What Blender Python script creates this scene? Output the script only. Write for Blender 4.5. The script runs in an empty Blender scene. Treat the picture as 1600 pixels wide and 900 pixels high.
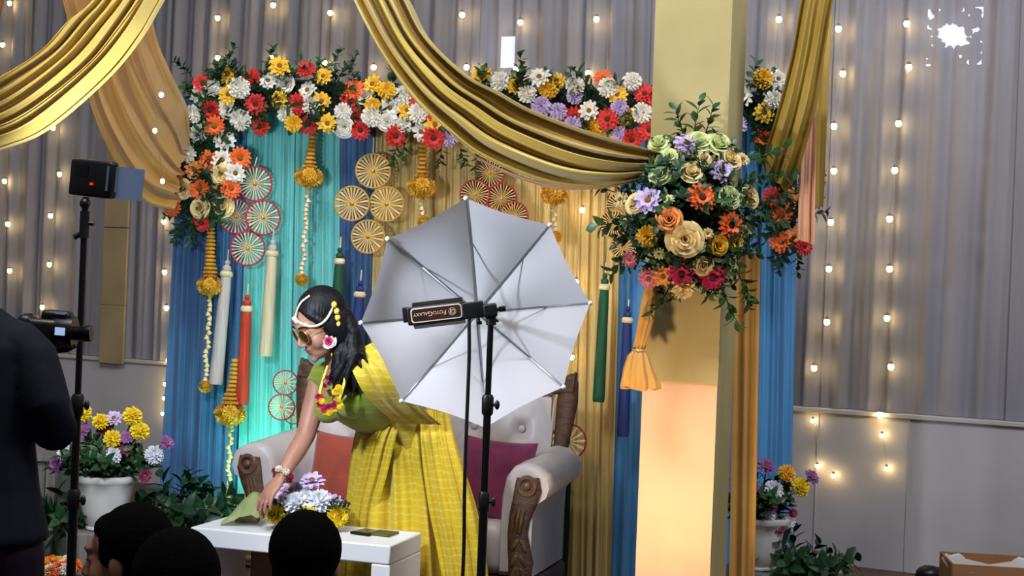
import bpy, bmesh, math, random
from mathutils import Vector, Matrix, noise

random.seed(7)
SC = bpy.context.scene
COL = SC.collection
PI = math.pi

# ------------------------------------------------------------------ camera, world, lights, exposure
F, ROLL, EYE = 2280.0, math.radians(2.2), 1.47
CA, SA = math.cos(ROLL), math.sin(ROLL)

cam_d = bpy.data.cameras.new('camera')
cam_d.sensor_width = 36.0
cam_d.lens = 36.0 * F / 1600.0
cam_d.clip_end = 100
cam = bpy.data.objects.new('camera', cam_d)
COL.objects.link(cam)
right, up, back = Vector((CA, 0, SA)), Vector((-SA, 0, CA)), Vector((0, -1, 0))
cam.matrix_world = Matrix(((right.x, up.x, back.x, 0), (right.y, up.y, back.y, 0), (right.z, up.z, back.z, EYE), (0, 0, 0, 1)))
SC.camera = cam

world = bpy.data.worlds.new('hall_light')
SC.world = world
world.use_nodes = True
bg = world.node_tree.nodes['Background']
bg.inputs[0].default_value = (0.62, 0.66, 0.78, 1)
bg.inputs[1].default_value = 0.19

vs = SC.view_settings
vs.view_transform = 'Standard'
vs.look = 'None'
vs.exposure = 0.0
vs.gamma = 1.0
vs.use_curve_mapping = False
SC.cycles.use_denoising = True
SC.cycles.max_bounces = 6
SC.cycles.sample_clamp_indirect = 4.0


def lamp(name, kind, loc, aim, energy, color, size=0.3, size_y=None, spot=60, blend=0.6):
    d = bpy.data.lights.new(name, kind)
    d.energy = energy
    d.color = color
    if kind == 'AREA':
        d.size = size
        if size_y:
            d.shape = 'RECTANGLE'
            d.size_y = size_y
    elif kind == 'SPOT':
        d.spot_size = math.radians(spot)
        d.spot_blend = blend
        d.shadow_soft_size = size
    else:
        d.shadow_soft_size = size
    o = bpy.data.objects.new(name, d)
    COL.objects.link(o)
    o.location = loc
    o.rotation_euler = (Vector(aim) - Vector(loc)).to_track_quat('-Z', 'Y').to_euler()
    return o


# unseen soft fill lamps added high overhead, stage uplights on the floor
lamp('overhead_fill_a', 'AREA', (-1.4, 3.0, 5.0), (-0.6, 6.8, 1.4), 175, (1.0, 0.95, 0.90), 1.4)
lamp('overhead_fill_b', 'AREA', (2.6, 3.2, 5.2), (1.6, 7.8, 1.3), 190, (0.92, 0.94, 1.0), 1.4)
lamp('pillar_uplight', 'SPOT', (0.25, 4.60, 0.05), (0.64, 5.6, 1.0), 125, (1.0, 0.69, 0.42), 0.05, spot=66, blend=1.0)
lamp('teal_uplight', 'SPOT', (-1.10, 6.55, 0.30), (-1.02, 6.95, 1.15), 34, (0.30, 1.0, 0.72), 0.08, spot=110, blend=1.0)
lamp('gold_uplight', 'SPOT', (0.10, 6.45, 1.0), (0.05, 6.95, 1.9), 16, (1.0, 0.80, 0.42), 0.08, spot=110, blend=1.0)


# ------------------------------------------------------------------ helpers
def P(px, py, Y):
    """world point seen at photo pixel (px, py) at distance Y"""
    u, v = (px - 800.0) / F, (450.0 - py) / F
    return Vector((Y * (u * CA - v * SA), Y, EYE + Y * (u * SA + v * CA)))


def lin(h):
    h = h.lstrip('#')
    c = [int(h[i:i + 2], 16) / 255.0 for i in (0, 2, 4)]
    return tuple(x / 12.92 if x <= 0.04045 else ((x + 0.055) / 1.055) ** 2.4 for x in c) + (1.0,)


def mat(name, col, rough=0.6, metal=0.0, col2=None, scale=8.0, stretch=(1, 1, 1), bump=0.0, bscale=60.0, spec=0.4,
        emit=None, estr=0.0, transl=0.0, transp=0.0, coords='Object', sheen=0.0):
    m = bpy.data.materials.new(name)
    m.use_nodes = True
    nt = m.node_tree
    N, L = nt.nodes, nt.links
    b = N['Principled BSDF']
    c1 = lin(col)
    b.inputs['Base Color'].default_value = c1
    b.inputs['Roughness'].default_value = rough
    b.inputs['Metallic'].default_value = metal
    b.inputs['Specular IOR Level'].default_value = spec
    if sheen:
        b.inputs['Sheen Weight'].default_value = sheen
    tc = N.new('ShaderNodeTexCoord')
    mp = N.new('ShaderNodeMapping')
    mp.inputs['Scale'].default_value = stretch
    L.new(tc.outputs[coords], mp.inputs['Vector'])
    colout = None
    if col2:
        nz = N.new('ShaderNodeTexNoise')
        nz.inputs['Scale'].default_value = scale
        nz.inputs['Detail'].default_value = 4
        L.new(mp.outputs[0], nz.inputs['Vector'])
        rp = N.new('ShaderNodeValToRGB')
        rp.color_ramp.elements[0].position = 0.35
        rp.color_ramp.elements[0].color = c1
        rp.color_ramp.elements[1].position = 0.68
        rp.color_ramp.elements[1].color = lin(col2)
        L.new(nz.outputs['Fac'], rp.inputs['Fac'])
        colout = rp.outputs['Color']
        L.new(colout, b.inputs['Base Color'])
    if bump:
        n2 = N.new('ShaderNodeTexNoise')
        n2.inputs['Scale'].default_value = bscale
        n2.inputs['Detail'].default_value = 3
        L.new(mp.outputs[0], n2.inputs['Vector'])
        bp = N.new('ShaderNodeBump')
        bp.inputs['Strength'].default_value = bump
        bp.inputs['Distance'].default_value = 0.01
        L.new(n2.outputs['Fac'], bp.inputs['Height'])
        L.new(bp.outputs[0], b.inputs['Normal'])
    if emit:
        b.inputs['Emission Color'].default_value = lin(emit)
        b.inputs['Emission Strength'].default_value = estr
    out = N['Material Output']
    last = b.outputs[0]
    if transl:
        t = N.new('ShaderNodeBsdfTranslucent')
        t.inputs['Color'].default_value = c1
        if colout:
            L.new(colout, t.inputs['Color'])
        mx = N.new('ShaderNodeMixShader')
        mx.inputs[0].default_value = transl
        L.new(last, mx.inputs[1])
        L.new(t.outputs[0], mx.inputs[2])
        last = mx.outputs[0]
    if transp:
        t = N.new('ShaderNodeBsdfTransparent')
        mx = N.new('ShaderNodeMixShader')
        mx.inputs[0].default_value = transp
        L.new(last, mx.inputs[1])
        L.new(t.outputs[0], mx.inputs[2])
        last = mx.outputs[0]
    if last is not b.outputs[0]:
        L.new(last, out.inputs['Surface'])
    return m


def frame_of(d, hint=None):
    d = d.normalized()
    h = hint if hint is not None else (Vector((0, 0, 1)) if abs(d.z) < 0.95 else Vector((1, 0, 0)))
    a = (h - d * h.dot(d))
    if a.length < 1e-5:
        h = Vector((0, 1, 0))
        a = h - d * h.dot(d)
    a.normalize()
    return a, d.cross(a).normalized()


class MB:
    """collects shapes; build() links them as one mesh object"""

    def __init__(s):
        s.v, s.f, s.mi, s.cur = [], [], [], 0

    def add(s, vs, fs):
        o = len(s.v)
        s.v += [tuple(x) for x in vs]
        s.f += [tuple(i + o for i in f) for f in fs]
        s.mi += [s.cur] * len(fs)
        return s

    def box(s, c, size, R=None):
        hx, hy, hz = size[0] / 2, size[1] / 2, size[2] / 2
        c = Vector(c)
        vs = []
        for x in (-hx, hx):
            for y in (-hy, hy):
                for z in (-hz, hz):
                    p = Vector((x, y, z))
                    vs.append(c + (R @ p if R else p))
        return s.add(vs, [(0, 1, 3, 2), (4, 6, 7, 5), (0, 4, 5, 1), (2, 3, 7, 6), (0, 2, 6, 4), (1, 5, 7, 3)])

    def rbox(s, c, size, r, R=None, n=3):
        """rounded box: superellipsoid-free, via clamped sphere grid"""
        c = Vector(c)
        h = [max(x / 2 - r, 0) for x in size]
        rows, cols = 4 * n, 8 * n
        vs, fs = [], []
        for i in range(rows + 1):
            th = PI * i / rows
            for j in range(cols):
                ph = 2 * PI * (j + 0.5) / cols
                d = Vector((math.sin(th) * math.cos(ph), math.sin(th) * math.sin(ph), math.cos(th)))
                p = Vector([(1 if d[k] > 0 else -1) * h[k] + d[k] * r for k in range(3)])
                if i == 0 or i == rows:
                    p = Vector(((1 if d.x > 0 else -1) * h[0] if abs(math.cos(ph)) > 1e-6 else 0, 0, 0))
                    p = Vector((math.copysign(h[0], math.cos(ph)), math.copysign(h[1], math.sin(ph)), (1 if i == 0 else -1) * (h[2] + r)))
                elif i * 2 == rows:
                    pass
                vs.append(c + (R @ p if R else p))
        for i in range(rows):
            for j in range(cols):
                a, b = i * cols + j, i * cols + (j + 1) % cols
                fs.append((a, a + cols, b + cols, b))
        fs.append(tuple(range(cols)))
        fs.append(tuple(rows * cols + j for j in reversed(range(cols))))
        return s.add(vs, fs)

    def tube(s, pts, rad, n=8, hint=None, cap=True, flat=1.0):
        """rad: scalar or list; flat: scale of second axis (scalar or list)"""
        pts = [Vector(p) for p in pts]
        k = len(pts)
        if not isinstance(rad, (list, tuple)):
            rad = [rad] * k
        if not isinstance(flat, (list, tuple)):
            flat = [flat] * k
        vs, fs = [], []
        prev = hint
        for i in range(k):
            d = pts[min(i + 1, k - 1)] - pts[max(i - 1, 0)]
            if d.length < 1e-9:
                d = Vector((0, 0, 1))
            a, b = frame_of(d, prev)
            if hint is None:
                prev = a
            for j in range(n):
                t = 2 * PI * j / n
                vs.append(pts[i] + a * (math.cos(t) * rad[i]) + b * (math.sin(t) * rad[i] * flat[i]))
        for i in range(k - 1):
            for j in range(n):
                a0, b0 = i * n + j, i * n + (j + 1) % n
                fs.append((a0, b0, b0 + n, a0 + n))
        if cap:
            fs.append(tuple(reversed(range(n))))
            fs.append(tuple((k - 1) * n + j for j in range(n)))
        return s.add(vs, fs)

    def ell(s, c, r, R=None, rows=10, cols=16):
        c = Vector(c)
        if not isinstance(r, (list, tuple)):
            r = (r, r, r)
        vs, fs = [], []
        for i in range(1, rows):
            th = PI * i / rows
            for j in range(cols):
                ph = 2 * PI * j / cols
                p = Vector((r[0] * math.sin(th) * math.cos(ph), r[1] * math.sin(th) * math.sin(ph), r[2] * math.cos(th)))
                vs.append(c + (R @ p if R else p))
        t, b = Vector((0, 0, r[2])), Vector((0, 0, -r[2]))
        vs.append(c + (R @ t if R else t))
        vs.append(c + (R @ b if R else b))
        T, B = len(vs) - 2, len(vs) - 1
        for i in range(rows - 2):
            for j in range(cols):
                a, b2 = i * cols + j, i * cols + (j + 1) % cols
                fs.append((a, a + cols, b2 + cols, b2))
        for j in range(cols):
            fs.append((T, j, (j + 1) % cols))
            fs.append((B, (rows - 2) * cols + (j + 1) % cols, (rows - 2) * cols + j))
        return s.add(vs, fs)

    def lathe(s, prof, c=(0, 0, 0), n=20, R=None, ruff=None):
        """prof: list of (r, z)"""
        c = Vector(c)
        vs, fs = [], []
        for i, (r, z) in enumerate(prof):
            for j in range(n):
                t = 2 * PI * j / n
                rr = r * (1 + (ruff(t, i) if ruff else 0))
                p = Vector((rr * math.cos(t), rr * math.sin(t), z))
                vs.append(c + (R @ p if R else p))
        for i in range(len(prof) - 1):
            for j in range(n):
                a, b = i * n + j, i * n + (j + 1) % n
                fs.append((a, b, b + n, a + n))
        fs.append(tuple(reversed(range(n))))
        fs.append(tuple((len(prof) - 1) * n + j for j in range(n)))
        return s.add(vs, fs)

    def torus(s, c, R0, r, R=None, n=28, m=6):
        c = Vector(c)
        vs, fs = [], []
        for i in range(n):
            t = 2 * PI * i / n
            for j in range(m):
                q = 2 * PI * j / m
                p = Vector(((R0 + r * math.cos(q)) * math.cos(t), (R0 + r * math.cos(q)) * math.sin(t), r * math.sin(q)))
                vs.append(c + (R @ p if R else p))
        for i in range(n):
            for j in range(m):
                fs.append((i * m + j, ((i + 1) % n) * m + j, ((i + 1) % n) * m + (j + 1) % m, i * m + (j + 1) % m))
        return s.add(vs, fs)

    def grid(s, fn, nu, nv, closed=False):
        vs = [fn(i / nu, j / nv) for i in range(nu + 1) for j in range(nv + 1)]
        fs = []
        for i in range(nu):
            for j in range(nv):
                a = i * (nv + 1) + j
                fs.append((a, a + nv + 1, a + nv + 2, a + 1))
        return s.add(vs, fs)

    def prism(s, outline, depth, M):
        """outline: 2D points, extruded along local z by depth, placed by matrix M"""
        n = len(outline)
        vs = [M @ Vector((x, y, 0)) for x, y in outline] + [M @ Vector((x, y, depth)) for x, y in outline]
        fs = [tuple(reversed(range(n))), tuple(range(n, 2 * n))]
        for i in range(n):
            j = (i + 1) % n
            fs.append((i, j, j + n, i + n))
        return s.add(vs, fs)

    def mesh(s, name, mats=(), smooth=True):
        me = bpy.data.meshes.new(name)
        me.from_pydata(s.v, [], s.f)
        for m in mats:
            me.materials.append(m)
        if len(mats) > 1:
            me.polygons.foreach_set('material_index', s.mi)
        if smooth:
            me.polygons.foreach_set('use_smooth', [True] * len(me.polygons))
        me.update()
        return me

    def build(s, name, m, parent=None, smooth=True, bevel=0.0, auto=True):
        mats = m if isinstance(m, (list, tuple)) else (m,)
        o = bpy.data.objects.new(name, s.mesh(name, mats, smooth))
        COL.objects.link(o)
        if bevel:
            b = o.modifiers.new('bevel', 'BEVEL')
            b.width = bevel
            b.segments = 2
            b.limit_method = 'ANGLE'
            b.harden_normals = False
        if smooth and auto:
            try:
                o.data.set_sharp_from_angle(angle=math.radians(50))
            except Exception:
                pass
        if parent is not None:
            put(o, parent)
        return o


def put(o, parent):
    """parent a world-built object under its thing, keeping its world place"""
    o.parent = parent
    o.matrix_parent_inverse = WM(parent).inverted()


def WM(o):
    m = o.matrix_basis.copy()
    if o.parent is not None:
        m = WM(o.parent) @ o.matrix_parent_inverse @ m
    return m


def tag(o, label, cat, group=None, kind=None):
    o['label'] = label
    o['category'] = cat
    if group:
        o['group'] = group
    if kind:
        o['kind'] = kind
    return o


def empty(name, loc, label=None, cat=None, group=None, rz=0.0):
    o = bpy.data.objects.new(name, None)
    o.empty_display_size = 0.1
    o.location = loc
    o.rotation_euler = (0, 0, rz)
    COL.objects.link(o)
    if label:
        tag(o, label, cat, group)
    return o


def struct(o):
    o['kind'] = 'structure'
    return o


def fuse(mb, voxel, smooth=6, name='body'):
    """one continuous skin over overlapping closed shapes"""
    me = mb.mesh(name + '_raw')
    o = bpy.data.objects.new(name + '_raw', me)
    sc2 = bpy.data.scenes.new('tmp')
    sc2.collection.objects.link(o)
    r = o.modifiers.new('r', 'REMESH')
    r.mode = 'VOXEL'
    r.voxel_size = voxel
    r.adaptivity = 0
    if smooth:
        q = o.modifiers.new('s', 'SMOOTH')
        q.iterations = smooth
        q.factor = 0.5
    with bpy.context.temp_override(scene=sc2, view_layer=sc2.view_layers[0]):
        dg = bpy.context.evaluated_depsgraph_get()
        dg.update()
    out = bpy.data.meshes.new_from_object(o.evaluated_get(dg))
    out.name = name
    bpy.data.objects.remove(o)
    bpy.data.scenes.remove(sc2)
    bpy.data.meshes.remove(me)
    out.polygons.foreach_set('use_smooth', [True] * len(out.polygons))
    return out


def link(name, me, m, parent=None):
    me.materials.clear()
    me.materials.append(m)
    o = bpy.data.objects.new(name, me)
    COL.objects.link(o)
    if parent is not None:
        put(o, parent)
    return o


def crom(pts, t):
    """Catmull-Rom through pts, t in 0..1"""
    k = len(pts) - 1
    x = min(max(t * k, 0), k - 1e-6)
    i = int(x)
    f = x - i
    p1, p2 = pts[i], pts[i + 1]
    p0 = pts[i - 1] if i > 0 else p1 * 2 - p2
    p3 = pts[i + 2] if i + 2 <= k else p2 * 2 - p1
    return 0.5 * ((2 * p1) + (p2 - p0) * f + (2 * p0 - 5 * p1 + 4 * p2 - p3) * f * f + (3 * p1 - p0 - 3 * p2 + p3) * f ** 3)


def fold(t, n, ph=0.0):
    return (0.62 * math.sin(2 * PI * n * t + ph) + 0.28 * math.sin(2 * PI * n * 1.63 * t + ph * 1.7 + 1.1)
            + 0.16 * math.sin(2 * PI * n * 2.9 * t + 2.3 + ph))


def swag(name, secs, ys, nf, amp, m, label=None, cat=None, parent=None, nu=56, nv=90, seed=0, out=Vector((0, -1, 0))):
    """cloth slung through cross-sections: each section is its two hem points"""
    A = [P(a[0], a[1], y) for (a, b), y in zip(secs, ys)]
    B = [P(b[0], b[1], y) for (a, b), y in zip(secs, ys)]
    rnd = random.Random(seed)
    ph = rnd.uniform(0, 6)

    def fn(u, v):
        a, b = crom(A, u), crom(B, u)
        w = v + 0.018 * math.sin(7 * v * PI + 3 * u + ph)
        p = a.lerp(b, w)
        f = fold(v, nf, ph + 0.9 * math.sin(2.2 * u + ph))
        f += 0.25 * noise.noise(Vector((u * 4, v * 9, seed)))
        q = math.sin(PI * min(max(v, 0), 1)) ** 0.5
        return p + out * (amp * (f + 0.9 * q) * (0.55 + 0.45 * min(1, (b - a).length / 0.25)))
    o = MB().grid(fn, nu, nv).build(name, m, parent, auto=False)
    if label:
        tag(o, label, cat)
    return o


def drape(name, ta, tb, ba, bb, nf, amp, m, nrm, label=None, cat=None, group=None, seed=0, parent=None, rows=14, per=9, sharp=False):
    """hanging cloth between a top hem (ta-tb) and a bottom hem (ba-bb)"""
    ta, tb, ba, bb, nrm = (Vector(x) for x in (ta, tb, ba, bb, nrm))
    rnd = random.Random(seed)
    ph = rnd.uniform(0, 6)
    cols = int(nf * per)

    def fn(v, t):
        p = ta.lerp(tb, t).lerp(ba.lerp(bb, t), v)
        wob = 0.35 * math.sin(1.9 * v + ph) + 0.3 * noise.noise(Vector((t * nf * 0.5, v * 1.5, seed)))
        f = fold(t + 0.10 / nf * math.sin(3 * v + ph), nf, ph + wob)
        k = 0.75 + 0.5 * noise.noise(Vector((t * nf * 0.35, v * 0.7, seed + 9)))
        return p + nrm * (amp * f * k)
    o = MB().grid(fn, rows, cols).build(name, m, parent, auto=False)
    if label:
        tag(o, label, cat, group)
    return o

# ------------------------------------------------------------------ materials
M = {}
M['floor'] = mat('carpet_floor', '5a4a42', 0.95, col2='3f3836', scale=5, bump=0.3, bscale=220)
M['wall'] = mat('painted_wall', 'bdb9ba', 0.34, col2='b0acae', scale=2.2, bump=0.05, bscale=30)
M['ledge'] = mat('ledge_paint', 'b9b4b2', 0.5)
M['sheer'] = mat('sheer_curtain', 'a4a2a8', 0.8, col2='94929a', scale=1.5, stretch=(6, 6, 0.4), transl=0.25, transp=0.10)
M['tan'] = mat('tan_panel', 'a8926a', 0.7, col2='98835e', scale=3)
M['blue'] = mat('blue_satin', '3f7fae', 0.5, col2='356b9c', scale=3, stretch=(8, 8, 0.5), sheen=0.3, transl=0.1)
M['dimlit_blue'] = mat('dimlit_blue_satin', '3b6391', 0.5, col2='2f5480', scale=3, stretch=(8, 8, 0.5), sheen=0.3, transl=0.1)  # same blue cloth, its weaker light put into the colour
M['greenlit'] = mat('greenlit_blue_satin', '74cbc4', 0.5, col2='55b0b4', scale=3, stretch=(8, 8, 0.5), sheen=0.3, transl=0.1)  # blue cloth again, the green stage light put into the colour
M['goldcloth'] = mat('gold_backdrop_cloth', 'cbb375', 0.55, col2='b89c5c', scale=3, stretch=(14, 14, 0.5), sheen=0.3, transl=0.1)
M['green_drape'] = mat('green_cloth', '14523f', 0.6, col2='0f4032', scale=3, stretch=(8, 8, 0.5))
M['swag'] = mat('gold_satin', 'c8ac52', 0.27, col2='b89840', scale=4, spec=0.5, sheen=0.25, transl=0.08)
M['swag2'] = mat('ochre_satin', 'd8a452', 0.42, col2='c79144', scale=4, spec=0.45, sheen=0.25, transl=0.12)
M['ochre_dark'] = mat('ochre_cloth', 'a88c40', 0.5, col2='94782f', scale=4, transl=0.1)
M['peach'] = mat('peach_satin', 'd9a98a', 0.45, col2='c8947a', scale=4, transl=0.15)
M['brown_cloth'] = mat('brown_cloth', '6b4a26', 0.6)
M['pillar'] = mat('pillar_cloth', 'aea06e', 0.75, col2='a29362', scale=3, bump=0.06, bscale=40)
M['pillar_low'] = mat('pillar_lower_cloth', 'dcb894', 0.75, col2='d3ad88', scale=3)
M['bulb'] = mat('warm_bulb', 'fff0c8', 0.3, emit='ffd98f', estr=42)
M['wire'] = mat('light_wire', '77726c', 0.5)
M['black'] = mat('black_plastic', '0b0b0d', 0.42, col2='101013', scale=20)
M['blackm'] = mat('black_metal', '0d0d10', 0.35, metal=0.3)
M['chrome'] = mat('chrome_metal', 'b8bcc4', 0.22, metal=0.95)
M['steel'] = mat('rib_steel', '8c8f96', 0.3, metal=0.85)
M['white_paint'] = mat('white_paint', 'dcdcde', 0.42, col2='cfcfd4', scale=3)
M['white_plastic'] = mat('white_plastic', 'dfdedb', 0.4, col2='d2d0cc', scale=5)
M['umbrella'] = mat('umbrella_nylon', 'c2c2c8', 0.55, transl=0.35)
M['leather'] = mat('cream_leather', 'bcb5b4', 0.42, col2='b0a8a8', scale=6, bump=0.08, bscale=120)
M['wood'] = mat('carved_walnut', '3e2a1e', 0.4, col2='5a4030', scale=6, stretch=(3, 3, 12), bump=0.5, bscale=35)
M['wood_hi'] = mat('gilded_walnut', '6a5038', 0.38, col2='4a3424', scale=18, bump=0.4, bscale=40)
M['greywood'] = mat('weathered_grey_wood', '77736d', 0.8, col2='5c5954', scale=4, stretch=(14, 14, 1), bump=0.3, bscale=30)
M['brown_board'] = mat('brown_board', '6a4a30', 0.6, col2='5a3e28', scale=5, stretch=(1, 1, 8))
M['rust'] = mat('rust_velvet', '943824', 0.75, col2='842f1c', scale=14, sheen=0.5, bump=0.15, bscale=90)
M['magenta_v'] = mat('magenta_velvet', '7d1a50', 0.7, col2='6a1342', scale=12, sheen=0.5, bump=0.1, bscale=90)
M['cardboard'] = mat('cardboard', '9a6c48', 0.85, col2='8a5e3c', scale=6)
M['paper'] = mat('white_paper', 'd0cfcc', 0.8)
M['leaf'] = mat('dark_leaf', '173319', 0.42, col2='234a22', scale=9, spec=0.5)
M['leaf2'] = mat('mid_leaf', '2c5a2a', 0.42, col2='1c3f1e', scale=9, spec=0.5)
M['leaf_blue'] = mat('deep_leaf', '102a1c', 0.45, col2='1b3f28', scale=9)
M['stem'] = mat('plant_stem', '35502a', 0.6)
M['foam'] = mat('floral_base', '1c2a18', 0.9)
M['skin'] = mat('skin', 'a87a66', 0.5, col2='9c6e5a', scale=12, bump=0.03, bscale=200)
M['skin_kid'] = mat('skin_dark', '8a5f48', 0.5, col2='7c5440', scale=12)
M['hair'] = mat('black_hair', '09090c', 0.5, col2='131318', scale=30, stretch=(1, 1, 0.15), bump=0.35, bscale=120, spec=0.22)
M['hair_matte'] = mat('short_black_hair', '040404', 0.9, col2='060606', scale=60, bump=0.4, bscale=260, spec=0.04)
M['suit'] = mat('navy_suit', '0d1220', 0.8, col2='0a0e18', scale=30, bump=0.1, bscale=300, spec=0.2)
M['trouser'] = mat('plum_trouser', '1c1020', 0.8, spec=0.2)
M['darkshirt'] = mat('dark_shirt', '15151a', 0.85, spec=0.2)

FC = {}
for k, a, b in [('red', 'd8332c', 'b0201c'), ('orange', 'ec7030', 'd85a1e'), ('yellow', 'eec23a', 'd8a41e'), ('white', 'ebe6d6', 'd8d6cc'),
                ('cream', 'f0dca4', 'e0c47c'), ('lilac', 'ccbade', 'b49cc8'), ('magenta', 'd02a68', 'a81850'), ('pink', 'e08a9a', 'c8687c'),
                ('greenrose', 'e2e8b0', 'c4d488'), ('peachf', 'eda05c', 'e0843e'), ('lemon', 'f2da2e', 'dcb818'), ('purple', '9a5f9e', '7c4484'),
                ('pure', 'e8eaf0', 'd2d6e0'), ('plum', '8a2450', '6a1840'), ('marigold', 'dba632', 'c08a20'), ('marigold2', 'ecc046', 'd09c28')]:
    FC[k] = mat('petal_' + k, a, 0.6, col2=b, scale=3.0, transl=0.15)
FC['center'] = mat('flower_center', '8a5a18', 0.8, col2='5a3a10', scale=8, bump=0.4, bscale=12)
FC['darkcenter'] = mat('dark_flower_center', '3a1c12', 0.8)

# ------------------------------------------------------------------ the hall
floor = MB().box((0, 6, -0.05), (24, 24, 0.1)).build('floor', M['floor'], smooth=False)
struct(floor)

PHI = math.atan(0.485)
WD = Vector((math.cos(PHI), -math.sin(PHI), 0))       # along the back wall, towards the right
WN = Vector((-math.sin(PHI), -math.cos(PHI), 0))      # out of the wall, towards the hall
W0 = Vector((1.63, 8.3, 0))
RW = Matrix.Rotation(-PHI, 3, 'Z')


def on_wall(px, py, off):
    """point of the (offset) wall plane seen at a pixel"""
    d = P(px, py, 1.0) - Vector((0, 0, EYE))
    o = Vector((0, 0, EYE))
    q = W0 + WN * off
    t = (q - o).dot(WN) / d.dot(WN)
    return o + d * t


def wl(s, off, z):
    return W0 + WD * s + WN * off + Vector((0, 0, z))


wall = MB().box(wl(-2, -0.28, 2.4), (16, 0.1, 4.8), RW).build('wall_back', M['wall'], smooth=False)
struct(wall)
dado = MB().box(wl(-2, -0.02, 0.42), (16, 0.12, 0.84), RW).build('wall_lower', M['wall'], smooth=False)
struct(dado)
led = MB().box(wl(-2, -0.015, 0.85), (16, 0.15, 0.025), RW).build('trim_1', M['ledge'], smooth=False, bevel=0.004)
struct(led)
# vertical joints between the boards that face the lower wall
for px in (1277, 1420):
    q = on_wall(px, 700, 0.045)
    j = MB().box((q.x, q.y, 0.42), (0.006, 0.008, 0.83), RW).build('panel_joint', M['ledge'], dado, smooth=False)

edges = [-9.2, -7.4, -5.85, -4.55, -3.3, -2.1, -0.95, 0.15, 1.15, 2.3, 3.6]
where = ['at the far end of the row', 'near the left end', 'beside the tan wall panel', 'left of the flower arch', 'above the left arch corner',
         'above the middle of the arch', 'behind the big gold swag', 'behind the cloth pillar', 'beside the right blue drape',
         'with the bright window showing through']
for i in range(10):
    a, b = edges[i], edges[i + 1]
    drape('sheer_curtain', wl(a, 0.0, 4.7), wl(b, 0.0, 4.7), wl(a, 0.0, 0.866), wl(b, 0.0, 0.866), (b - a) / 0.155, 0.042, M['sheer'], WN,
          'pale grey sheer pleated wall curtain ' + where[i], 'curtain', 'grey wall curtains', seed=20 + i, rows=8, per=11)

# tan panel between the curtains on the left
tp = empty('tan_wall_panel', on_wall(178, 460, 0.09) * 1, 'narrow tan wall panel with two seams behind the light stand', 'wall panel')
for (y0, y1) in ((567, 478), (476, 357), (355, 200)):
    a, b = on_wall(157, y0, 0.09), on_wall(197, y1, 0.09)
    c = (a + b) / 2
    wd = (on_wall(197, y0, 0.09) - on_wall(159, y0, 0.09)).length
    c.x, c.y = tp.location.x, tp.location.y
    MB().box((c.x, c.y, c.z), (wd, 0.02, abs(b.z - a.z)), RW).build('panel', M['tan'], tp, smooth=False, bevel=0.006)

# bright panes of light behind the sheer cloth, with leaves in front of the large one
glow = mat('daylight_pane', 'ffffff', 0.5, emit='dfe8ff', estr=9.0)


def window(name, px, py, w, h, leaves, seed):
    q = on_wall(px, py, -0.20)
    o = MB().box(q, (w, 0.02, h), RW).build(name, glow, smooth=False)
    struct(o)
    fr = MB()
    for sx in (-1, 1):
        fr.box(q + WD * (sx * (w / 2 + 0.012)), (0.024, 0.03, h + 0.048), RW)
        fr.box(q + Vector((0, 0, sx * (h / 2 + 0.012))), (w, 0.03, 0.024), RW)
    fr.build('window_frame', M['ledge'], o, smooth=False)
    if leaves:
        r = random.Random(seed)
        t = empty('tree_branch', q + WN * 0.05, 'dark leafy branch showing against the bright window behind the sheer', 'branch')
        mb = MB()
        for k in range(150):
            a = r.uniform(0, 2 * PI)
            rr = (0.42 + 0.78 * r.random()) ** 0.8
            c = q + WN * r.uniform(0.035, 0.075) + WD * (math.cos(a) * rr * w * 0.52) + Vector((0, 0, math.sin(a) * rr * h * 0.52))
            mb.ell(c, (r.uniform(0.012, 0.026), 0.004, r.uniform(0.018, 0.036)), RW @ Matrix.Rotation(r.uniform(0, 3), 3, 'Y'), 4, 6)
        mb.build('leaves', M['leaf_blue'], t)['kind'] = 'stuff'


window('window_1', 1492, 58, 0.30, 0.32, True, 3)
window('window_2', 795, 82, 0.10, 0.20, False, 4)

# ------------------------------------------------------------------ fairy lights
bulb_me = MB().ell((0, 0, 0), (0.0165, 0.0165, 0.019), None, 8, 10).mesh('bulb', (M['bulb'],))
cap_me = MB().lathe([(0.006, 0.03), (0.0115, 0.024), (0.0125, 0.013), (0.006, 0.012)], n=8).mesh('bulb_cap', (M['wire'],))


def light_string(pts, label, mid_off=0.0, top=None, scale=1.0):
    root = empty('fairy_light_string', pts[0], label, 'string lights', 'warm fairy light strings')
    path = ([top] if top is not None else []) + list(pts)
    mb = MB()
    mb.tube([p + Vector((0, 0, 0.03 * scale)) for p in path], 0.0008, 4)
    mb.build('wire', M['wire'], root)
    for p in pts:
        b = bpy.data.objects.new('bulb', bulb_me)
        COL.objects.link(b)
        b.location = p - root.location
        b.scale = (scale,) * 3
        b.parent = root
        c = bpy.data.objects.new('bulb_cap', cap_me)
        COL.objects.link(c)
        c.parent = b
    return root


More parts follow.
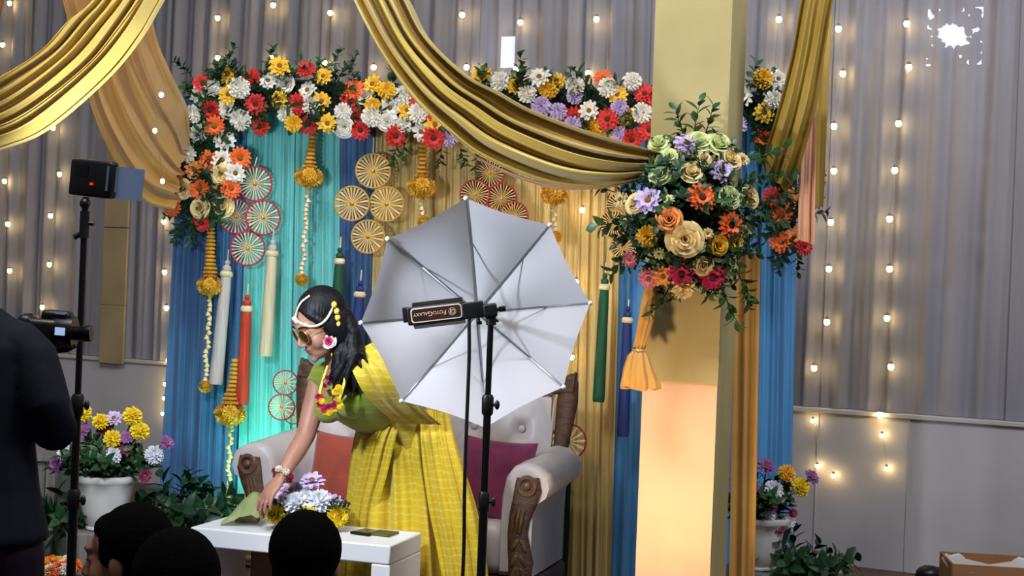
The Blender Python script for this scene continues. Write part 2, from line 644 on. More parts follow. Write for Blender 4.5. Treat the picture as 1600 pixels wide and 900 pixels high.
WS = [
    ([(15, 5), (4, 70), (5, 140), (8, 212), (7, 283), (12, 350), (15, 423)], 'leftmost fairy light string down the grey curtain'),
    ([(88, 120), (83, 200), (93, 272), (79, 337), (77, 413), (66, 480)], 'fairy light string left of the tall light stand'),
    ([(256, 346), (257, 425), (260, 481), (263, 563)], 'fairy light string beside the left blue drape edge'),
    ([(340, 28), (340, 90)], 'fairy light string above the left arch corner'),
    ([(427, 8), (425, 90)], 'second fairy light string above the arch from the left corner'),
    ([(516, 20), (507, 98)], 'third fairy light string above the arch from the left corner'),
    ([(590, 30), (584, 105)], 'fairy light string just left of the big gold swag'),
    ([(722, 23), (729, 105)], 'fairy light string just right of the big gold swag'),
    ([(813, 35), (806, 108)], 'fairy light string beside the small bright pane'),
    ([(932, 30), (919, 114)], 'fairy light string between bright pane and cloth pillar'),
    ([(1217, 30), (1210, 113)], 'fairy light string between cloth pillar and right gold swag'),
    ([(1310, 45), (1317, 115), (1303, 197), (1303, 267), (1298, 347), (1295, 420), (1292, 503), (1272, 575)],
     'long fairy light string just right of the right gold swag'),
    ([(1417, 37), (1420, 105), (1404, 193), (1398, 266), (1390, 342), (1390, 420), (1386, 497), (1392, 573), (1375, 648)],
     'long fairy light string nearest the bright leafy window'),
]
for pts, lab in WS:
    ps = [on_wall(x, y, 0.078) for x, y in pts]
    tp_ = ps[0].copy()
    tp_.z = 4.6
    light_string(ps, lab, top=tp_)
light_string([on_wall(x, y, 0.085) for x, y in ((258, 600), (256, 622), (254, 646))], 'short fairy light string on the lower wall by the blue drape', scale=0.7)
light_string([on_wall(x, y, 0.085) for x, y in ((1270, 657), (1277, 728), (1302, 743))], 'short fairy light string on the lower wall by the right urn', scale=0.7)
light_string([on_wall(x, y, 0.085) for x, y in ((1378, 680), (1385, 732))], 'fairy light string end with one bulb on the lower wall', scale=0.7)

# ------------------------------------------------------------------ stage backdrop
BY = 6.95
Z0 = 0.03


def bx(px, py, Y=BY):
    return P(px, py, Y)


def panel(name, pt, pb, ytop, m, nf, amp, label, cat='drape', group=None, seed=0, Y=BY, zb=0.03):
    """pt, pb: pixel x-range at the top and near y=760"""
    a, b = P(pt[0], ytop, Y), P(pt[1], ytop, Y)
    c, d = P(pb[0], 760, Y), P(pb[1], 760, Y)
    ka = (a.z - zb) / (a.z - c.z)
    kb = (b.z - zb) / (b.z - d.z)
    ba, bb = a.lerp(c, ka), b.lerp(d, kb)
    return drape(name, a, b, ba, bb, nf, amp, m, (0, -1, 0), label, cat, group, seed=seed, rows=20)


panel('backdrop_drape', (283, 333), (250, 312), 150, M['dimlit_blue'], 3, 0.030, 'blue backdrop drape coloured as dimly lit at the left edge', group='backdrop drapes', seed=1)
panel('backdrop_drape', (330, 392), (308, 375), 150, M['blue'], 5, 0.030, 'blue backdrop drape behind the white tassel', group='backdrop drapes', seed=2, Y=6.96)
panel('backdrop_drape', (388, 462), (372, 452), 150, M['greenlit'], 5, 0.030, 'aqua blue backdrop drape, light put in its colour, behind the red tassel', group='backdrop drapes', seed=3, Y=6.95)
panel('backdrop_drape', (458, 532), (448, 530), 150, M['greenlit'], 6, 0.030, 'aqua blue backdrop drape, light put in its colour, behind the woman with the arch top above', group='backdrop drapes', seed=4, Y=6.96)
panel('backdrop_drape', (528, 588), (526, 572), 150, M['dimlit_blue'], 4, 0.026, 'blue backdrop drape coloured as dimly lit beside the gold wheel cluster', group='backdrop drapes', seed=5, Y=6.95)
panel('backdrop_drape', (584, 700), (568, 690), 150, M['goldcloth'], 10, 0.024, 'gold backdrop drape under the left side of the swag', group='backdrop drapes', seed=6, Y=6.95)
panel('backdrop_drape', (697, 840), (687, 826), 150, M['goldcloth'], 12, 0.024, 'gold backdrop drape behind the white umbrella', group='backdrop drapes', seed=7, Y=6.96)
panel('backdrop_drape', (836, 975), (822, 958), 150, M['goldcloth'], 11, 0.026, 'gold backdrop drape beside the right blue section', group='backdrop drapes', seed=8, Y=6.95)
panel('backdrop_drape', (970, 1110), (955, 1105), 150, M['blue'], 7, 0.030, 'blue backdrop drape left of the cloth pillar', group='backdrop drapes', seed=9, Y=6.96)
panel('backdrop_drape', (1104, 1248), (1100, 1236), 150, M['blue'], 7, 0.030, 'sky blue backdrop drape right of the cloth pillar', group='backdrop drapes', seed=10, Y=6.95)
a, b = P(872, 735, 6.80), P(893, 735, 6.80)
drape('green_drape', a, b, (a.x - 0.01, a.y, 0.03), (b.x, b.y, 0.03), 2, 0.015, M['green_drape'], (0, -1, 0),
      'narrow dark green cloth hanging behind the right sofa arm', 'drape', seed=11)

# frame that carries the drapes and the flower arch
fr = empty('backdrop_support', (P(750, 160, 7.03).x, 7.03, 0), 'plain steel pipe frame behind the coloured backdrop drapes', 'support')
fr['kind'] = 'thing'
zt = P(750, 158, 7.03).z
xl, xr = P(292, 160, 7.03).x, P(1240, 160, 7.03).x
MB().tube([(xl, 7.03, zt), (xr, 7.03, zt)], 0.02, 10).build('cross_bar', M['steel'], fr)
for x in (xl, (xl + xr) / 2, xr):
    MB().tube([(x, 7.03, 0), (x, 7.03, zt)], 0.02, 10).build('post', M['steel'], fr)

# ------------------------------------------------------------------ flowers and leaves
def petal(mb, ang, r0, r1, w, z0, z1, curl=0.0, nseg=3, cup=0.25, tip=0.35):
    ca, sa = math.cos(ang), math.sin(ang)
    vs, fs = [], []
    for i in range(nseg + 1):
        t = i / nseg
        r = r0 + (r1 - r0) * t
        z = z0 + (z1 - z0) * t + curl * math.sin(PI * t)
        ww = w * (0.35 + 0.65 * math.sin(PI * min(0.5, t * 0.62 + 0.06)) if t < 0.99 else tip)
        for k in (-1, 0, 1):
            y = ww * k
            zz = z + (cup * w if k else 0)
            vs.append((r * ca - y * sa, r * sa + y * ca, zz))
    for i in range(nseg):
        for k in range(2):
            a = i * 3 + k
            fs.append((a, a + 3, a + 4, a + 1))
    mb.add(vs, fs)


def daisy_mesh(name, seed, n=(15, 13, 9), wide=0.17):
    r = random.Random(seed)
    mb = MB()
    for L, (cnt, rad, zz) in enumerate(zip(n, (1.0, 0.84, 0.55), (0.12, 0.28, 0.42))):
        for k in range(cnt):
            a = 2 * PI * (k + 0.5 * (L % 2)) / cnt + r.uniform(-0.06, 0.06)
            petal(mb, a, 0.12, rad * r.uniform(0.9, 1.05), wide * r.uniform(0.85, 1.1), 0.02 + 0.06 * L, zz + r.uniform(-0.08, 0.10), 0.08)
    return mb.mesh(name, (FC['red'],))


def mum_mesh(name, seed, full=False):
    r = random.Random(seed)
    mb = MB()
    rings = [(-0.5, 12), (-0.2, 15), (0.1, 16), (0.4, 14), (0.75, 11), (1.05, 8), (1.35, 5)]
    if full:
        rings = [(-1.3, 5), (-1.0, 9), (-0.75, 12)] + rings
    mb.ell((0, 0, 0.0 if full else 0.15), (0.6, 0.6, 0.6 if full else 0.45), None, 8, 12)
    for el, cnt in rings:
        for k in range(cnt):
            a = 2 * PI * (k + r.random() * 0.5) / cnt
            e = el + r.uniform(-0.08, 0.08)
            R1 = r.uniform(0.9, 1.08)
            zc = 0 if full else 0.1
            petal(mb, a, 0.45 * math.cos(e), R1 * math.cos(e) + 0.03, r.uniform(0.13, 0.19), zc + 0.45 * math.sin(e), zc + R1 * 0.9 * math.sin(e) + 0.08, 0.06, 2, 0.3, 0.5)
    return mb.mesh(name, (FC['red'],))


def rose_mesh(name, seed):
    r = random.Random(seed)
    mb = MB()
    for L, (cnt, rad, h, sp) in enumerate([(5, 1.0, 0.35, 0.80), (5, 0.78, 0.55, 0.80), (4, 0.55, 0.68, 0.95), (3, 0.34, 0.75, 1.15), (2, 0.17, 0.78, 1.5)]):
        for k in range(cnt):
            a0 = 2 * PI * k / cnt + L * 0.6 + r.uniform(-0.15, 0.15)
            rj = rad * r.uniform(0.92, 1.08)
            hj = h * r.uniform(0.9, 1.1)

            def fn(u, v, a0=a0, rj=rj, hj=hj, sp=sp):
                a = a0 + (v - 0.5) * 2 * sp * (0.6 + 0.4 * u)
                e = math.sin(PI * v) ** 0.4
                rr = rj * (0.25 + 0.62 * u ** 0.6 + 0.20 * u ** 4)
                z = hj * (u * (0.72 + 0.28 * e)) - (0.16 * rj * u ** 5)
                return (rr * math.cos(a), rr * math.sin(a), z)
            mb.grid(fn, 4, 5)
    return mb.mesh(name, (FC['red'],))


FM = {'gerbera': [daisy_mesh('gerbera', s) for s in (1, 2)],
      'daisy': [daisy_mesh('daisy', s, (11, 9, 6), 0.20) for s in (3, 4)],
      'mum': [mum_mesh('chrysanthemum', s) for s in (5, 6)],
      'rose': [rose_mesh('rose', s) for s in (7, 8)],
      'ball': [mum_mesh('marigold', s, True) for s in (9, 10)]}
NAMES = {'gerbera': 'gerbera', 'daisy': 'daisy', 'mum': 'chrysanthemum', 'rose': 'rose', 'ball': 'marigold'}
CEN = MB().ell((0, 0, 0.25), (0.24, 0.24, 0.14), None, 6, 12).mesh('flower_center', (FC['center'],))
frnd = random.Random(11)


def flower(parent, pos, nrm, r, kind, color, dark=False):
    o = bpy.data.objects.new(NAMES[kind], frnd.choice(FM[kind]))
    COL.objects.link(o)
    o.material_slots[0].link = 'OBJECT'
    o.material_slots[0].material = FC[color]
    q = Vector(nrm).normalized().to_track_quat('Z', 'Y').to_matrix() @ Matrix.Rotation(frnd.uniform(0, 6.28), 3, 'Z')
    o.matrix_basis = Matrix.Translation(Vector(pos) - parent.location) @ q.to_4x4() @ Matrix.Diagonal((r, r, r, 1))
    o.parent = parent
    if kind in ('gerbera', 'daisy'):
        c = bpy.data.objects.new('flower_center', CEN)
        COL.objects.link(c)
        if dark:
            c.material_slots[0].link = 'OBJECT'
            c.material_slots[0].material = FC['darkcenter']
        c.parent = o
    return o


def leaf_shape(mb, base, d, nrm, L, W):
    d = d.normalized()
    s = d.cross(nrm)
    if s.length < 1e-4:
        s = d.cross(Vector((1, 0, 0)))
    s.normalize()
    n = s.cross(d).normalized()
    prof = [(0, 0.06), (0.25, 0.8), (0.55, 1.0), (0.82, 0.55), (1.0, 0.03)]
    vs, fs = [], []
    for t, w in prof:
        droop = -0.22 * L * t * t
        for k in (-1, 0, 1):
            vs.append(base + d * (L * t) + s * (W * 0.5 * w * k) + n * (droop + (0.12 * W * w if k else 0)))
    for i in range(4):
        for k in range(2):
            a = i * 3 + k
            fs.append((a, a + 3, a + 4, a + 1))
    mb.add(vs, fs)


def sprig_mesh(name, seed, n=9, L=1.0, leafL=0.42, leafW=0.22, bend=0.25):
    """leafy sprig along +Z, length L"""
    r = random.Random(seed)
    mb = MB()
    path = [Vector((bend * t * t * math.cos(seed), bend * t * t * math.sin(seed), L * t)) for t in (0, .25, .5, .75, 1)]
    mb.tube(path, [0.022, 0.02, 0.016, 0.012, 0.006], 5)
    for k in range(n):
        t = 0.12 + 0.86 * k / (n - 1)
        p = crom(path, t)
        a = k * 2.4 + r.uniform(-0.4, 0.4)
        d = Vector((math.cos(a), math.sin(a), 0.55 + 0.6 * t))
        leaf_shape(mb, p, d, Vector((0, 0, 1)), leafL * r.uniform(0.8, 1.15), leafW * r.uniform(0.85, 1.15))
    return mb.mesh(name, (M['leaf'],))


SPR = [sprig_mesh('leaf_sprig', s, n=9 + s % 3) for s in range(4)]
LMS = [M['leaf'], M['leaf'], M['leaf2'], M['leaf_blue']]


def sprig(parent, pos, d, L, m=None):
    o = bpy.data.objects.new('leaf_sprig', frnd.choice(SPR))
    COL.objects.link(o)
    o.material_slots[0].link = 'OBJECT'
    o.material_slots[0].material = m or frnd.choice(LMS)
    q = Vector(d).normalized().to_track_quat('Z', 'Y').to_matrix() @ Matrix.Rotation(frnd.uniform(0, 6.28), 3, 'Z')
    o.matrix_basis = Matrix.Translation(Vector(pos) - parent.location) @ q.to_4x4() @ Matrix.Diagonal((L, L, L, 1))
    o.parent = parent
    return o


# the flower arch over the backdrop; kinds: r red gerbera, o orange, y yellow, w white, l lilac, c cream
ARCH = '''r317,132 w310,148 w333,138 y357,118 y358,149 r393,123 w375,138 w420,127 w447,132 y437,105 r478,110 y506,120 w482,142 r400,163
y438,156 r465,163 w485,163 y502,158 w448,177 y458,193 r408,198 r482,193 y512,193 w538,198 w536,175 r548,159 r558,183 r563,203 y583,132
y583,167 w581,182 y605,143 w632,150 y635,173 w609,168 w605,190 w628,197 r617,212 r330,172 w355,170 o335,197 w302,178 w310,208 w350,218
w378,187 w293,240 o328,252 o375,247 p305,265 c345,272 w367,270 o360,295 p335,302 c287,295 o312,295 o275,277 c313,325 c348,323 r315,348
w347,250 o270,323 w655,177 y680,195 w658,205 l702,213 r680,183 r677,215 y753,117 y805,135 w843,122 w823,148 y857,140 l845,167 l872,175
w898,135 l898,150 r897,183 w920,173 l895,197 r950,187 y930,198 o943,125 w950,138 y965,148 l967,168 y980,185 w1002,177 r1008,148
r1023,165 w988,128 r1015,203 l970,210 r987,217 y1037,183 l1033,207 y1193,177 w1208,157 o1191,216 y1190,125 w1215,125 o1221,337 p1235,311
o1219,379 p1241,370 r1255,385 r1206,308 w782,128 y870,128 o555,140 w570,150 r655,160 y1060,150 w1085,165 r1110,150 y1135,170 w1160,150
r1075,190 l1150,195 w720,190 y745,175 w775,160 r760,190'''
arch = empty('flower_arch', P(750, 165, 6.80), 'long arch garland of red, yellow and white flowers with dark leaves across the backdrop top', 'flower garland')
KC = {'r': 'red', 'o': 'orange', 'y': 'yellow', 'w': 'white', 'l': 'lilac', 'c': 'cream', 'p': 'peachf'}
apos = []
for tok in ARCH.split():
    k, (x, y) = tok[0], [float(q) for q in tok[1:].split(',')]
    apos.append((x, y))
    yy = 6.72 - 0.05 * frnd.random()
    mid = 165 + (x - 420) * 0.02
    dz = (mid - y) / 90.0
    if x < 390 and y > 215:
        dz, dx = -0.1, (x - 318) / 90
    elif x > 1180 and y > 230:
        dz, dx = -0.1, (x - 1225) / 90
    else:
        dx = frnd.uniform(-0.35, 0.35)
    n = Vector((dx * 0.8 + frnd.uniform(-0.25, 0.25), -1, dz * 0.7 + frnd.uniform(-0.2, 0.2)))
    kind = {'r': 'gerbera', 'o': 'gerbera', 'y': 'daisy', 'w': 'mum', 'l': 'mum', 'c': 'rose', 'p': 'daisy'}[k]
    if k == 'w' and frnd.random() < 0.35:
        kind = 'daisy'
    if k == 'y' and frnd.random() < 0.3:
        kind = 'mum'
    if k == 'w' and kind == 'mum' and frnd.random() < 0.3:
        kind = 'rose'
    r = {'gerbera': 0.052, 'daisy': 0.050, 'mum': 0.0445, 'rose': 0.046}[kind] * frnd.uniform(0.9, 1.12)
    flower(arch, P(x, y, yy), n, r, kind, KC[k], dark=(k == 'r'))
core = MB()
corepath = [(310, 345), (305, 280), (318, 215), (345, 168), (400, 150), (500, 150), (620, 165), (760, 165), (900, 160), (1050, 170), (1180, 165), (1222, 215), (1228, 300), (1232, 375)]
core.tube([P(x, y, 6.84) for x, y in corepath], [0.05, 0.08, 0.09, 0.09, 0.08, 0.075, 0.07, 0.07, 0.07, 0.07, 0.07, 0.06, 0.055, 0.03], 10)
core.build('garland_core', M['foam'], arch)
cp = [P(x, y, 6.82) for x, y in corepath]
for k in range(284):
    t = k / 283.0
    c = crom(cp, t)
    a = frnd.uniform(0, 2 * PI)
    d = Vector((math.cos(a), -0.55, math.sin(a)))
    p = c + Vector((math.cos(a) * 0.04, -0.055 - 0.07 * frnd.random(), math.sin(a) * 0.05))
    if c.x > P(720, 0, 6.82).x and k % 5 == 0 and c.z > 2.2:
        continue
    sprig(arch, p, d, frnd.uniform(0.09, 0.135))
for (x, y, dx, dz) in ((632, 215, 0.0, -1), (622, 225, -0.4, -1), (690, 225, .1, -1), (718, 228, .2, -1), (420, 105, 0.1, 1), (356, 105, 0.1, 1), (516, 108, .3, 1),
                       (285, 345, -.4, -1), (812, 118, .2, 1), (545, 118, .1, 1), (745, 235, .1, -1), (300, 120, -.6, .8), (1245, 395, 0.2, -1), (1228, 392, -.3, -1)):
    sprig(arch, P(x, y, 6.76), (dx, -0.25, dz), 0.10)

# ------------------------------------------------------------------ cloth pillar
TH = math.radians(20)
RT = Matrix.Rotation(-TH, 3, 'Z')
pc = P(1082, 600, 5.62)
PX, PY = pc.x - 0.004, 5.72
pil = empty('cloth_pillar', (PX, PY, 0), 'square cream cloth-wrapped pillar glowing warm at its foot', 'pillar')
pil['kind'] = 'thing'
PW = 0.292


def plx(x, y, z):
    v = RT @ Vector((x, y, 0))
    return Vector((PX + v.x, PY + v.y, z))


pb = MB()
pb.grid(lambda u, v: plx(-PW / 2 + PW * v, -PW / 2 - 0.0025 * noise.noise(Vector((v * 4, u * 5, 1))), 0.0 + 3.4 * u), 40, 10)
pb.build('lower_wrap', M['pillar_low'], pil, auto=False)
sd = MB()
sd.grid(lambda u, v: plx(PW / 2 + 0.003 * math.sin(v * 9) + 0.004 * noise.noise(Vector((v * 5, u * 9, 2))), -PW / 2 + PW * v, 3.4 * u), 60, 8)
sd.grid(lambda u, v: plx(-PW / 2, PW / 2 - PW * v, 3.4 * u), 20, 4)
sd.grid(lambda u, v: plx(PW / 2 - PW * v, PW / 2, 3.4 * u), 20, 4)
sd.grid(lambda u, v: plx(-PW / 2 + PW * u, -PW / 2 + PW * v, 3.4), 2, 2)
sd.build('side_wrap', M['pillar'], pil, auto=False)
zseam = P(1070, 597, 5.58).z


def upw(u, v):
    z = zseam + (3.4 - zseam) * u
    e = max(0, (v - 0.86) / 0.14)
    w = 0.006 * e * math.sin(z * 70 + 3 * noise.noise(Vector((z * 8, 0, 0)))) * (1 if z < 1.75 else 0.25)
    return plx(-PW / 2 - 0.004 + (PW + 0.008) * v, -PW / 2 - 0.007 - abs(w) - 0.002 * noise.noise(Vector((v * 5, z * 5, 4))), z)


uw = MB()
uw.grid(upw, 130, 14)
uw.add([plx(-PW / 2, -PW / 2 - 0.007, zseam), plx(PW / 2, -PW / 2 - 0.007, zseam), plx(PW / 2, -PW / 2, zseam + 0.012), plx(-PW / 2, -PW / 2, zseam + 0.012)], [(0, 1, 2, 3)])
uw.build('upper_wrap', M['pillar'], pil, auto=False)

# ------------------------------------------------------------------ gold swags
swag('gold_swag', [((585, -90), (515, -90)), ((640, 0), (553, 0)), ((672, 60), (597, 85)), ((733, 117), (646, 155)), ((783, 143), (697, 205)),
                   ((833, 170), (752, 248)), ((917, 203), (850, 288)), ((975, 222), (935, 296)), ((1030, 238), (1000, 284))],
     [5.0, 5.05, 5.1, 5.15, 5.2, 5.25, 5.3, 5.34, 5.42], 4.4, 0.060, M['swag'],
     'large gold satin swag sweeping down to the flower bunch on the pillar', 'swag', seed=2, nu=70, nv=110)
swag('peach_lit_hem', [((640, 150), (632, 138)), ((700, 209), (690, 200)), ((757, 255), (748, 246)), ((850, 292), (846, 284)), ((930, 296), (925, 284)), ((985, 284), (975, 272))],
     [5.16, 5.22, 5.26, 5.31, 5.35, 5.40], 1.2, 0.008, M['peach'],
     'thin hem strip with peach light in its colour along the underside of the large gold swag', 'swag', seed=3, nu=40, nv=16)  # peach light on the gold hem, put in as a coloured strip
swag('gold_swag', [((185, -80), (300, -80)), ((147, 0), (253, 0)), ((108, 34), (218, 58)), ((67, 78), (165, 122)), ((0, 120), (72, 202)), ((-60, 148), (0, 233)),
                   ((-140, 170), (-95, 262))],
     [4.7, 4.65, 4.6, 4.55, 4.5, 4.45, 4.4], 6.5, 0.050, M['swag'], 'gold satin swag crossing the top left corner', 'swag', seed=5, nu=60, nv=130)
swag('gold_swag', [((238, 10), (85, -60)), ((243, 40), (100, 5)), ((252, 75), (128, 110)), ((268, 112), (152, 195)), ((286, 150), (192, 272)), ((296, 175), (232, 316)),
                   ((300, 215), (278, 328))],
     [5.6, 5.7, 5.9, 6.1, 6.35, 6.55, 6.68], 5.2, 0.085, M['swag2'], 'ochre gold drape tied back to the left side of the flower arch', 'swag', seed=8, nu=60, nv=110)
swag('gold_swag', [((1322, -80), (1266, -80)), ((1302, 0), (1250, 0)), ((1290, 70), (1236, 88)), ((1276, 160), (1214, 178)), ((1258, 230), (1200, 226)),
                   ((1244, 275), (1194, 250)), ((1228, 302), (1196, 268))],
     [5.5, 5.5, 5.52, 5.55, 5.6, 5.64, 5.68], 2.6, 0.030, M['ochre_dark'], 'olive gold drape gathered behind the right side of the pillar', 'swag', seed=12, nu=60, nv=80)
a, b = P(1268, 60, 5.72), P(1306, 0, 5.72)
drape('drape_tail', P(1262, 70, 5.74), P(1300, 20, 5.74), P(1258, 322, 5.74), P(1286, 324, 5.74), 2, 0.014, M['ochre_dark'], (0, -1, 0),
      'brown gold cloth tail hanging straight beside the olive drape', 'drape', seed=14)
drape('drape_tail', P(1252, 150, 5.68), P(1276, 150, 5.68), P(1246, 374, 5.68), P(1272, 382, 5.68), 2.2, 0.016, M['peach'], (0, -1, 0),
      'peach cloth tail hanging beside the right arch flowers', 'drape', seed=15)
a, b = P(1150, 395, 5.9), P(1190, 395, 5.9)
drape('hanging_drape', a, b, (P(1140, 900, 5.9).x, 5.9, 0.02), (P(1180, 900, 5.9).x, 5.9, 0.02), 2.2, 0.022, M['swag2'], (0.2, -1, 0),
      'long ochre cloth hanging to the floor along the pillar side', 'drape', seed=16)
drape('brown_drape', P(-12, -40, 4.6), P(16, -40, 4.6), P(-60, 110, 4.6), P(-8, 70, 4.6), 2, 0.01, M['brown_cloth'], (0, -1, 0),
      'dark brown cloth at the extreme top left corner', 'drape', seed=17)

# the tied end of the swag on the pillar's left
tail = empty('tied_drape_end', P(1000, 575, 5.45), 'gold cloth end tied and flared like a bell left of the pillar', 'drape')
sec = [(1018, 440, 9, 5), (1014, 470, 11, 6), (1008, 505, 11, 7), (1001, 535, 9, 7), (998, 546, 8, 7), (997, 556, 16, 11), (997, 575, 21, 16), (1000, 598, 27, 20), (1001, 607, 27, 20)]


def bell(u, v, lo=0, hi=len(sec) - 1):
    x = lo + (hi - lo) * u
    i = min(int(x), len(sec) - 2)
    f = x - i
    cx, cy, rx, ry = [sec[i][k] * (1 - f) + sec[i + 1][k] * f for k in range(4)]
    t = 2 * PI * v
    k = 5.42 / F
    pl = 1 + 0.16 * math.sin(9 * t + 2 * u) * (0.4 + u)
    c = P(cx, cy + 3 * math.sin(3 * t) * u, 5.42)
    return c + Vector((rx * k * pl * math.cos(t), ry * k * pl * math.sin(t), 0))


MB().grid(lambda u, v: bell(u, v, 0, 4), 24, 54).build('gathered_cloth', M['swag2'], tail, auto=False)
MB().grid(lambda u, v: bell(u, v, 4, 8), 20, 54).build('flared_hem', M['swag2'], tail, auto=False)
MB().torus(P(998, 547, 5.42), 0.021, 0.005, None, 18, 6).build('tie', M['swag'], tail)

# ------------------------------------------------------------------ flower bunch on the pillar
bq = empty('flower_bunch', P(1075, 340, 5.45), 'large bunch of roses, gerberas and lilac daisies fixed on the pillar', 'flower bunch')
BQ = [(1030, 227, 'rose', 'greenrose', 15), (1072, 227, 'daisy', 'lilac', 19), (1092, 224, 'rose', 'greenrose', 18), (1122, 229, 'rose', 'greenrose', 20),
      (1140, 251, 'rose', 'cream', 17), (1032, 275, 'rose', 'greenrose', 15), (1080, 271, 'rose', 'cream', 16), (1127, 271, 'daisy', 'lilac', 20),
      (1096, 310, 'gerbera', 'orange', 22), (1014, 314, 'daisy', 'lilac', 21), (995, 318, 'rose', 'cream', 15), (1139, 310, 'rose', 'greenrose', 17),
      (1169, 308, 'rose', 'cream', 16), (1046, 343, 'rose', 'peachf', 18), (1140, 352, 'gerbera', 'orange', 21), (1013, 369, 'mum', 'yellow', 15),
      (1070, 373, 'rose', 'cream', 25), (1122, 382, 'rose', 'yellow', 15), (1147, 377, 'daisy', 'yellow', 15), (1015, 434, 'gerbera', 'pink', 16),
      (1037, 430, 'daisy', 'peachf', 16), (1065, 425, 'gerbera', 'magenta', 20), (1112, 430, 'gerbera', 'magenta', 21), (1098, 414, 'rose', 'cream', 14),
      (1067, 447, 'mum', 'cream', 16), (971, 312, 'daisy', 'cream', 12), (1160, 250, 'daisy', 'cream', 11), (1045, 245, 'rose', 'greenrose', 12),
      (1098, 250, 'rose', 'cream', 12), (1105, 365, 'daisy', 'cream', 9), (985, 405, 'daisy', 'pink', 12), (1165, 362, 'daisy', 'greenrose', 11),
      (1046, 312, 'daisy', 'greenrose', 8), (1096, 385, 'daisy', 'greenrose', 9), (1030, 396, 'daisy', 'greenrose', 9)]
for (x, y, kd, c, rp) in BQ:
    dx, dy = (x - 1075) / 110.0, (340 - y) / 120.0
    bul = max(0, 1 - (dx * dx + dy * dy) * 0.8)
    yy = 5.42 - 0.19 * bul
    flower(bq, P(x, y, yy), (dx * 0.8, -1, dy * 0.7 + 0.1), rp * 1.15 * yy / F, kd, c, dark=(c in ('orange', 'magenta')))
cb = MB()
cb.ell(P(1076, 338, 5.50), (0.19, 0.11, 0.22), None, 10, 16)
cb.build('floral_base', M['foam'], bq)
for k in range(190):
    a = frnd.uniform(0, 2 * PI)
    rr = math.sqrt(frnd.random())
    x, y = 1076 + 84 * rr * math.cos(a), 338 - 98 * rr * math.sin(a)
    yy = 5.45 - 0.14 * (1 - rr * rr)
    sprig(bq, P(x, y, yy), (math.cos(a) * (0.25 + rr), -0.65, math.sin(a) * (0.25 + rr)), frnd.uniform(0.075, 0.11), frnd.choice([M['leaf'], M['leaf2'], M['leaf_blue']]))
for (x, y, dx, dz, L) in ((1085, 215, -0.1, 1, .11), (1100, 215, .3, 1, .10), (1070, 212, -.5, .8, .10), (985, 262, -1, .1, .15), (975, 270, -1, .3, .12), (980, 345, -1, -.2, .12),
                          (985, 395, -.8, -.6, .10), (1045, 450, -.4, -1, .10), (1130, 450, .2, -1, .12), (1150, 420, .5, -1, .12), (1170, 250, 1, .2, .12), (1180, 275, 1, .1, .11),
                          (1175, 345, 1, -.1, .11), (1185, 320, 1, .2, .09), (960, 300, -1, .2, .08), (1165, 440, .3, -1, .08)):
    sprig(bq, P(x, y, 5.42), (dx, -0.4, dz), L * 1.2, M['leaf2'] if L > 0.1 else M['leaf'])

# ------------------------------------------------------------------ hanging ornaments on the backdrop
M['rim_gold'] = mat('gold_braid', 'caa050', 0.5, col2='a87c34', scale=30, bump=0.4, bscale=200)
M['rim_red'] = mat('red_braid', 'b3243c', 0.6, col2='8c1628', scale=30)
M['rim_pink'] = mat('crimson_braid', 'c02048', 0.6, col2='8a1a3a', scale=30)
M['spoke'] = mat('gold_ribbon', 'dcbf7c', 0.45, col2='b8924a', scale=30, spec=0.6)
M['spoke_pale'] = mat('cream_ribbon', 'e0d2ae', 0.5, col2='c0a878', scale=30)
M['goldbead'] = mat('gold_bead', 'c8962e', 0.35, metal=0.5)
M['maroon'] = mat('maroon_backing', '4a1c1a', 0.7, col2='2c2a18', scale=30)
wheel_cache = {}


def wheel_meshes(dense):
    if dense in wheel_cache:
        return wheel_cache[dense]
    rim = MB().torus((0, 0, 0), 0.95, 0.055, None, 36, 6)
    sp = MB()
    n = 26
    for k in range(n):
        a = 2 * PI * k / n
        w = 0.052 if dense else 0.036
        tw = 0.9 if k % 2 else -0.6
        d = Vector((math.cos(a), math.sin(a), 0))
        s = Vector((-math.sin(a), math.cos(a), 0))
        vs = []
        for t, ww in ((0.10, 0.3), (0.5, 0.75), (0.93, 1.25)):
            for sg in (-1, 1):
                vs.append(d * t + s * (sg * w * ww) + Vector((0, 0, sg * w * ww * tw + 0.02)))
        sp.add(vs, [(0, 2, 3, 1), (2, 4, 5, 3)])
    hub = MB().ell((0, 0, 0.03), (0.13, 0.13, 0.07), None, 6, 10)
    hub.ell((0.02, -0.02, 0.10), (0.06, 0.06, 0.05), None, 5, 8)
    wheel_cache[dense] = (rim.mesh('wheel', (M['rim_gold'],)), sp.mesh('ribbon_spokes', (M['spoke'],), False), hub.mesh('hub', (M['goldbead'],)))
    return wheel_cache[dense]


def set_mat(o, m):
    o.material_slots[0].link = 'OBJECT'
    o.material_slots[0].material = m


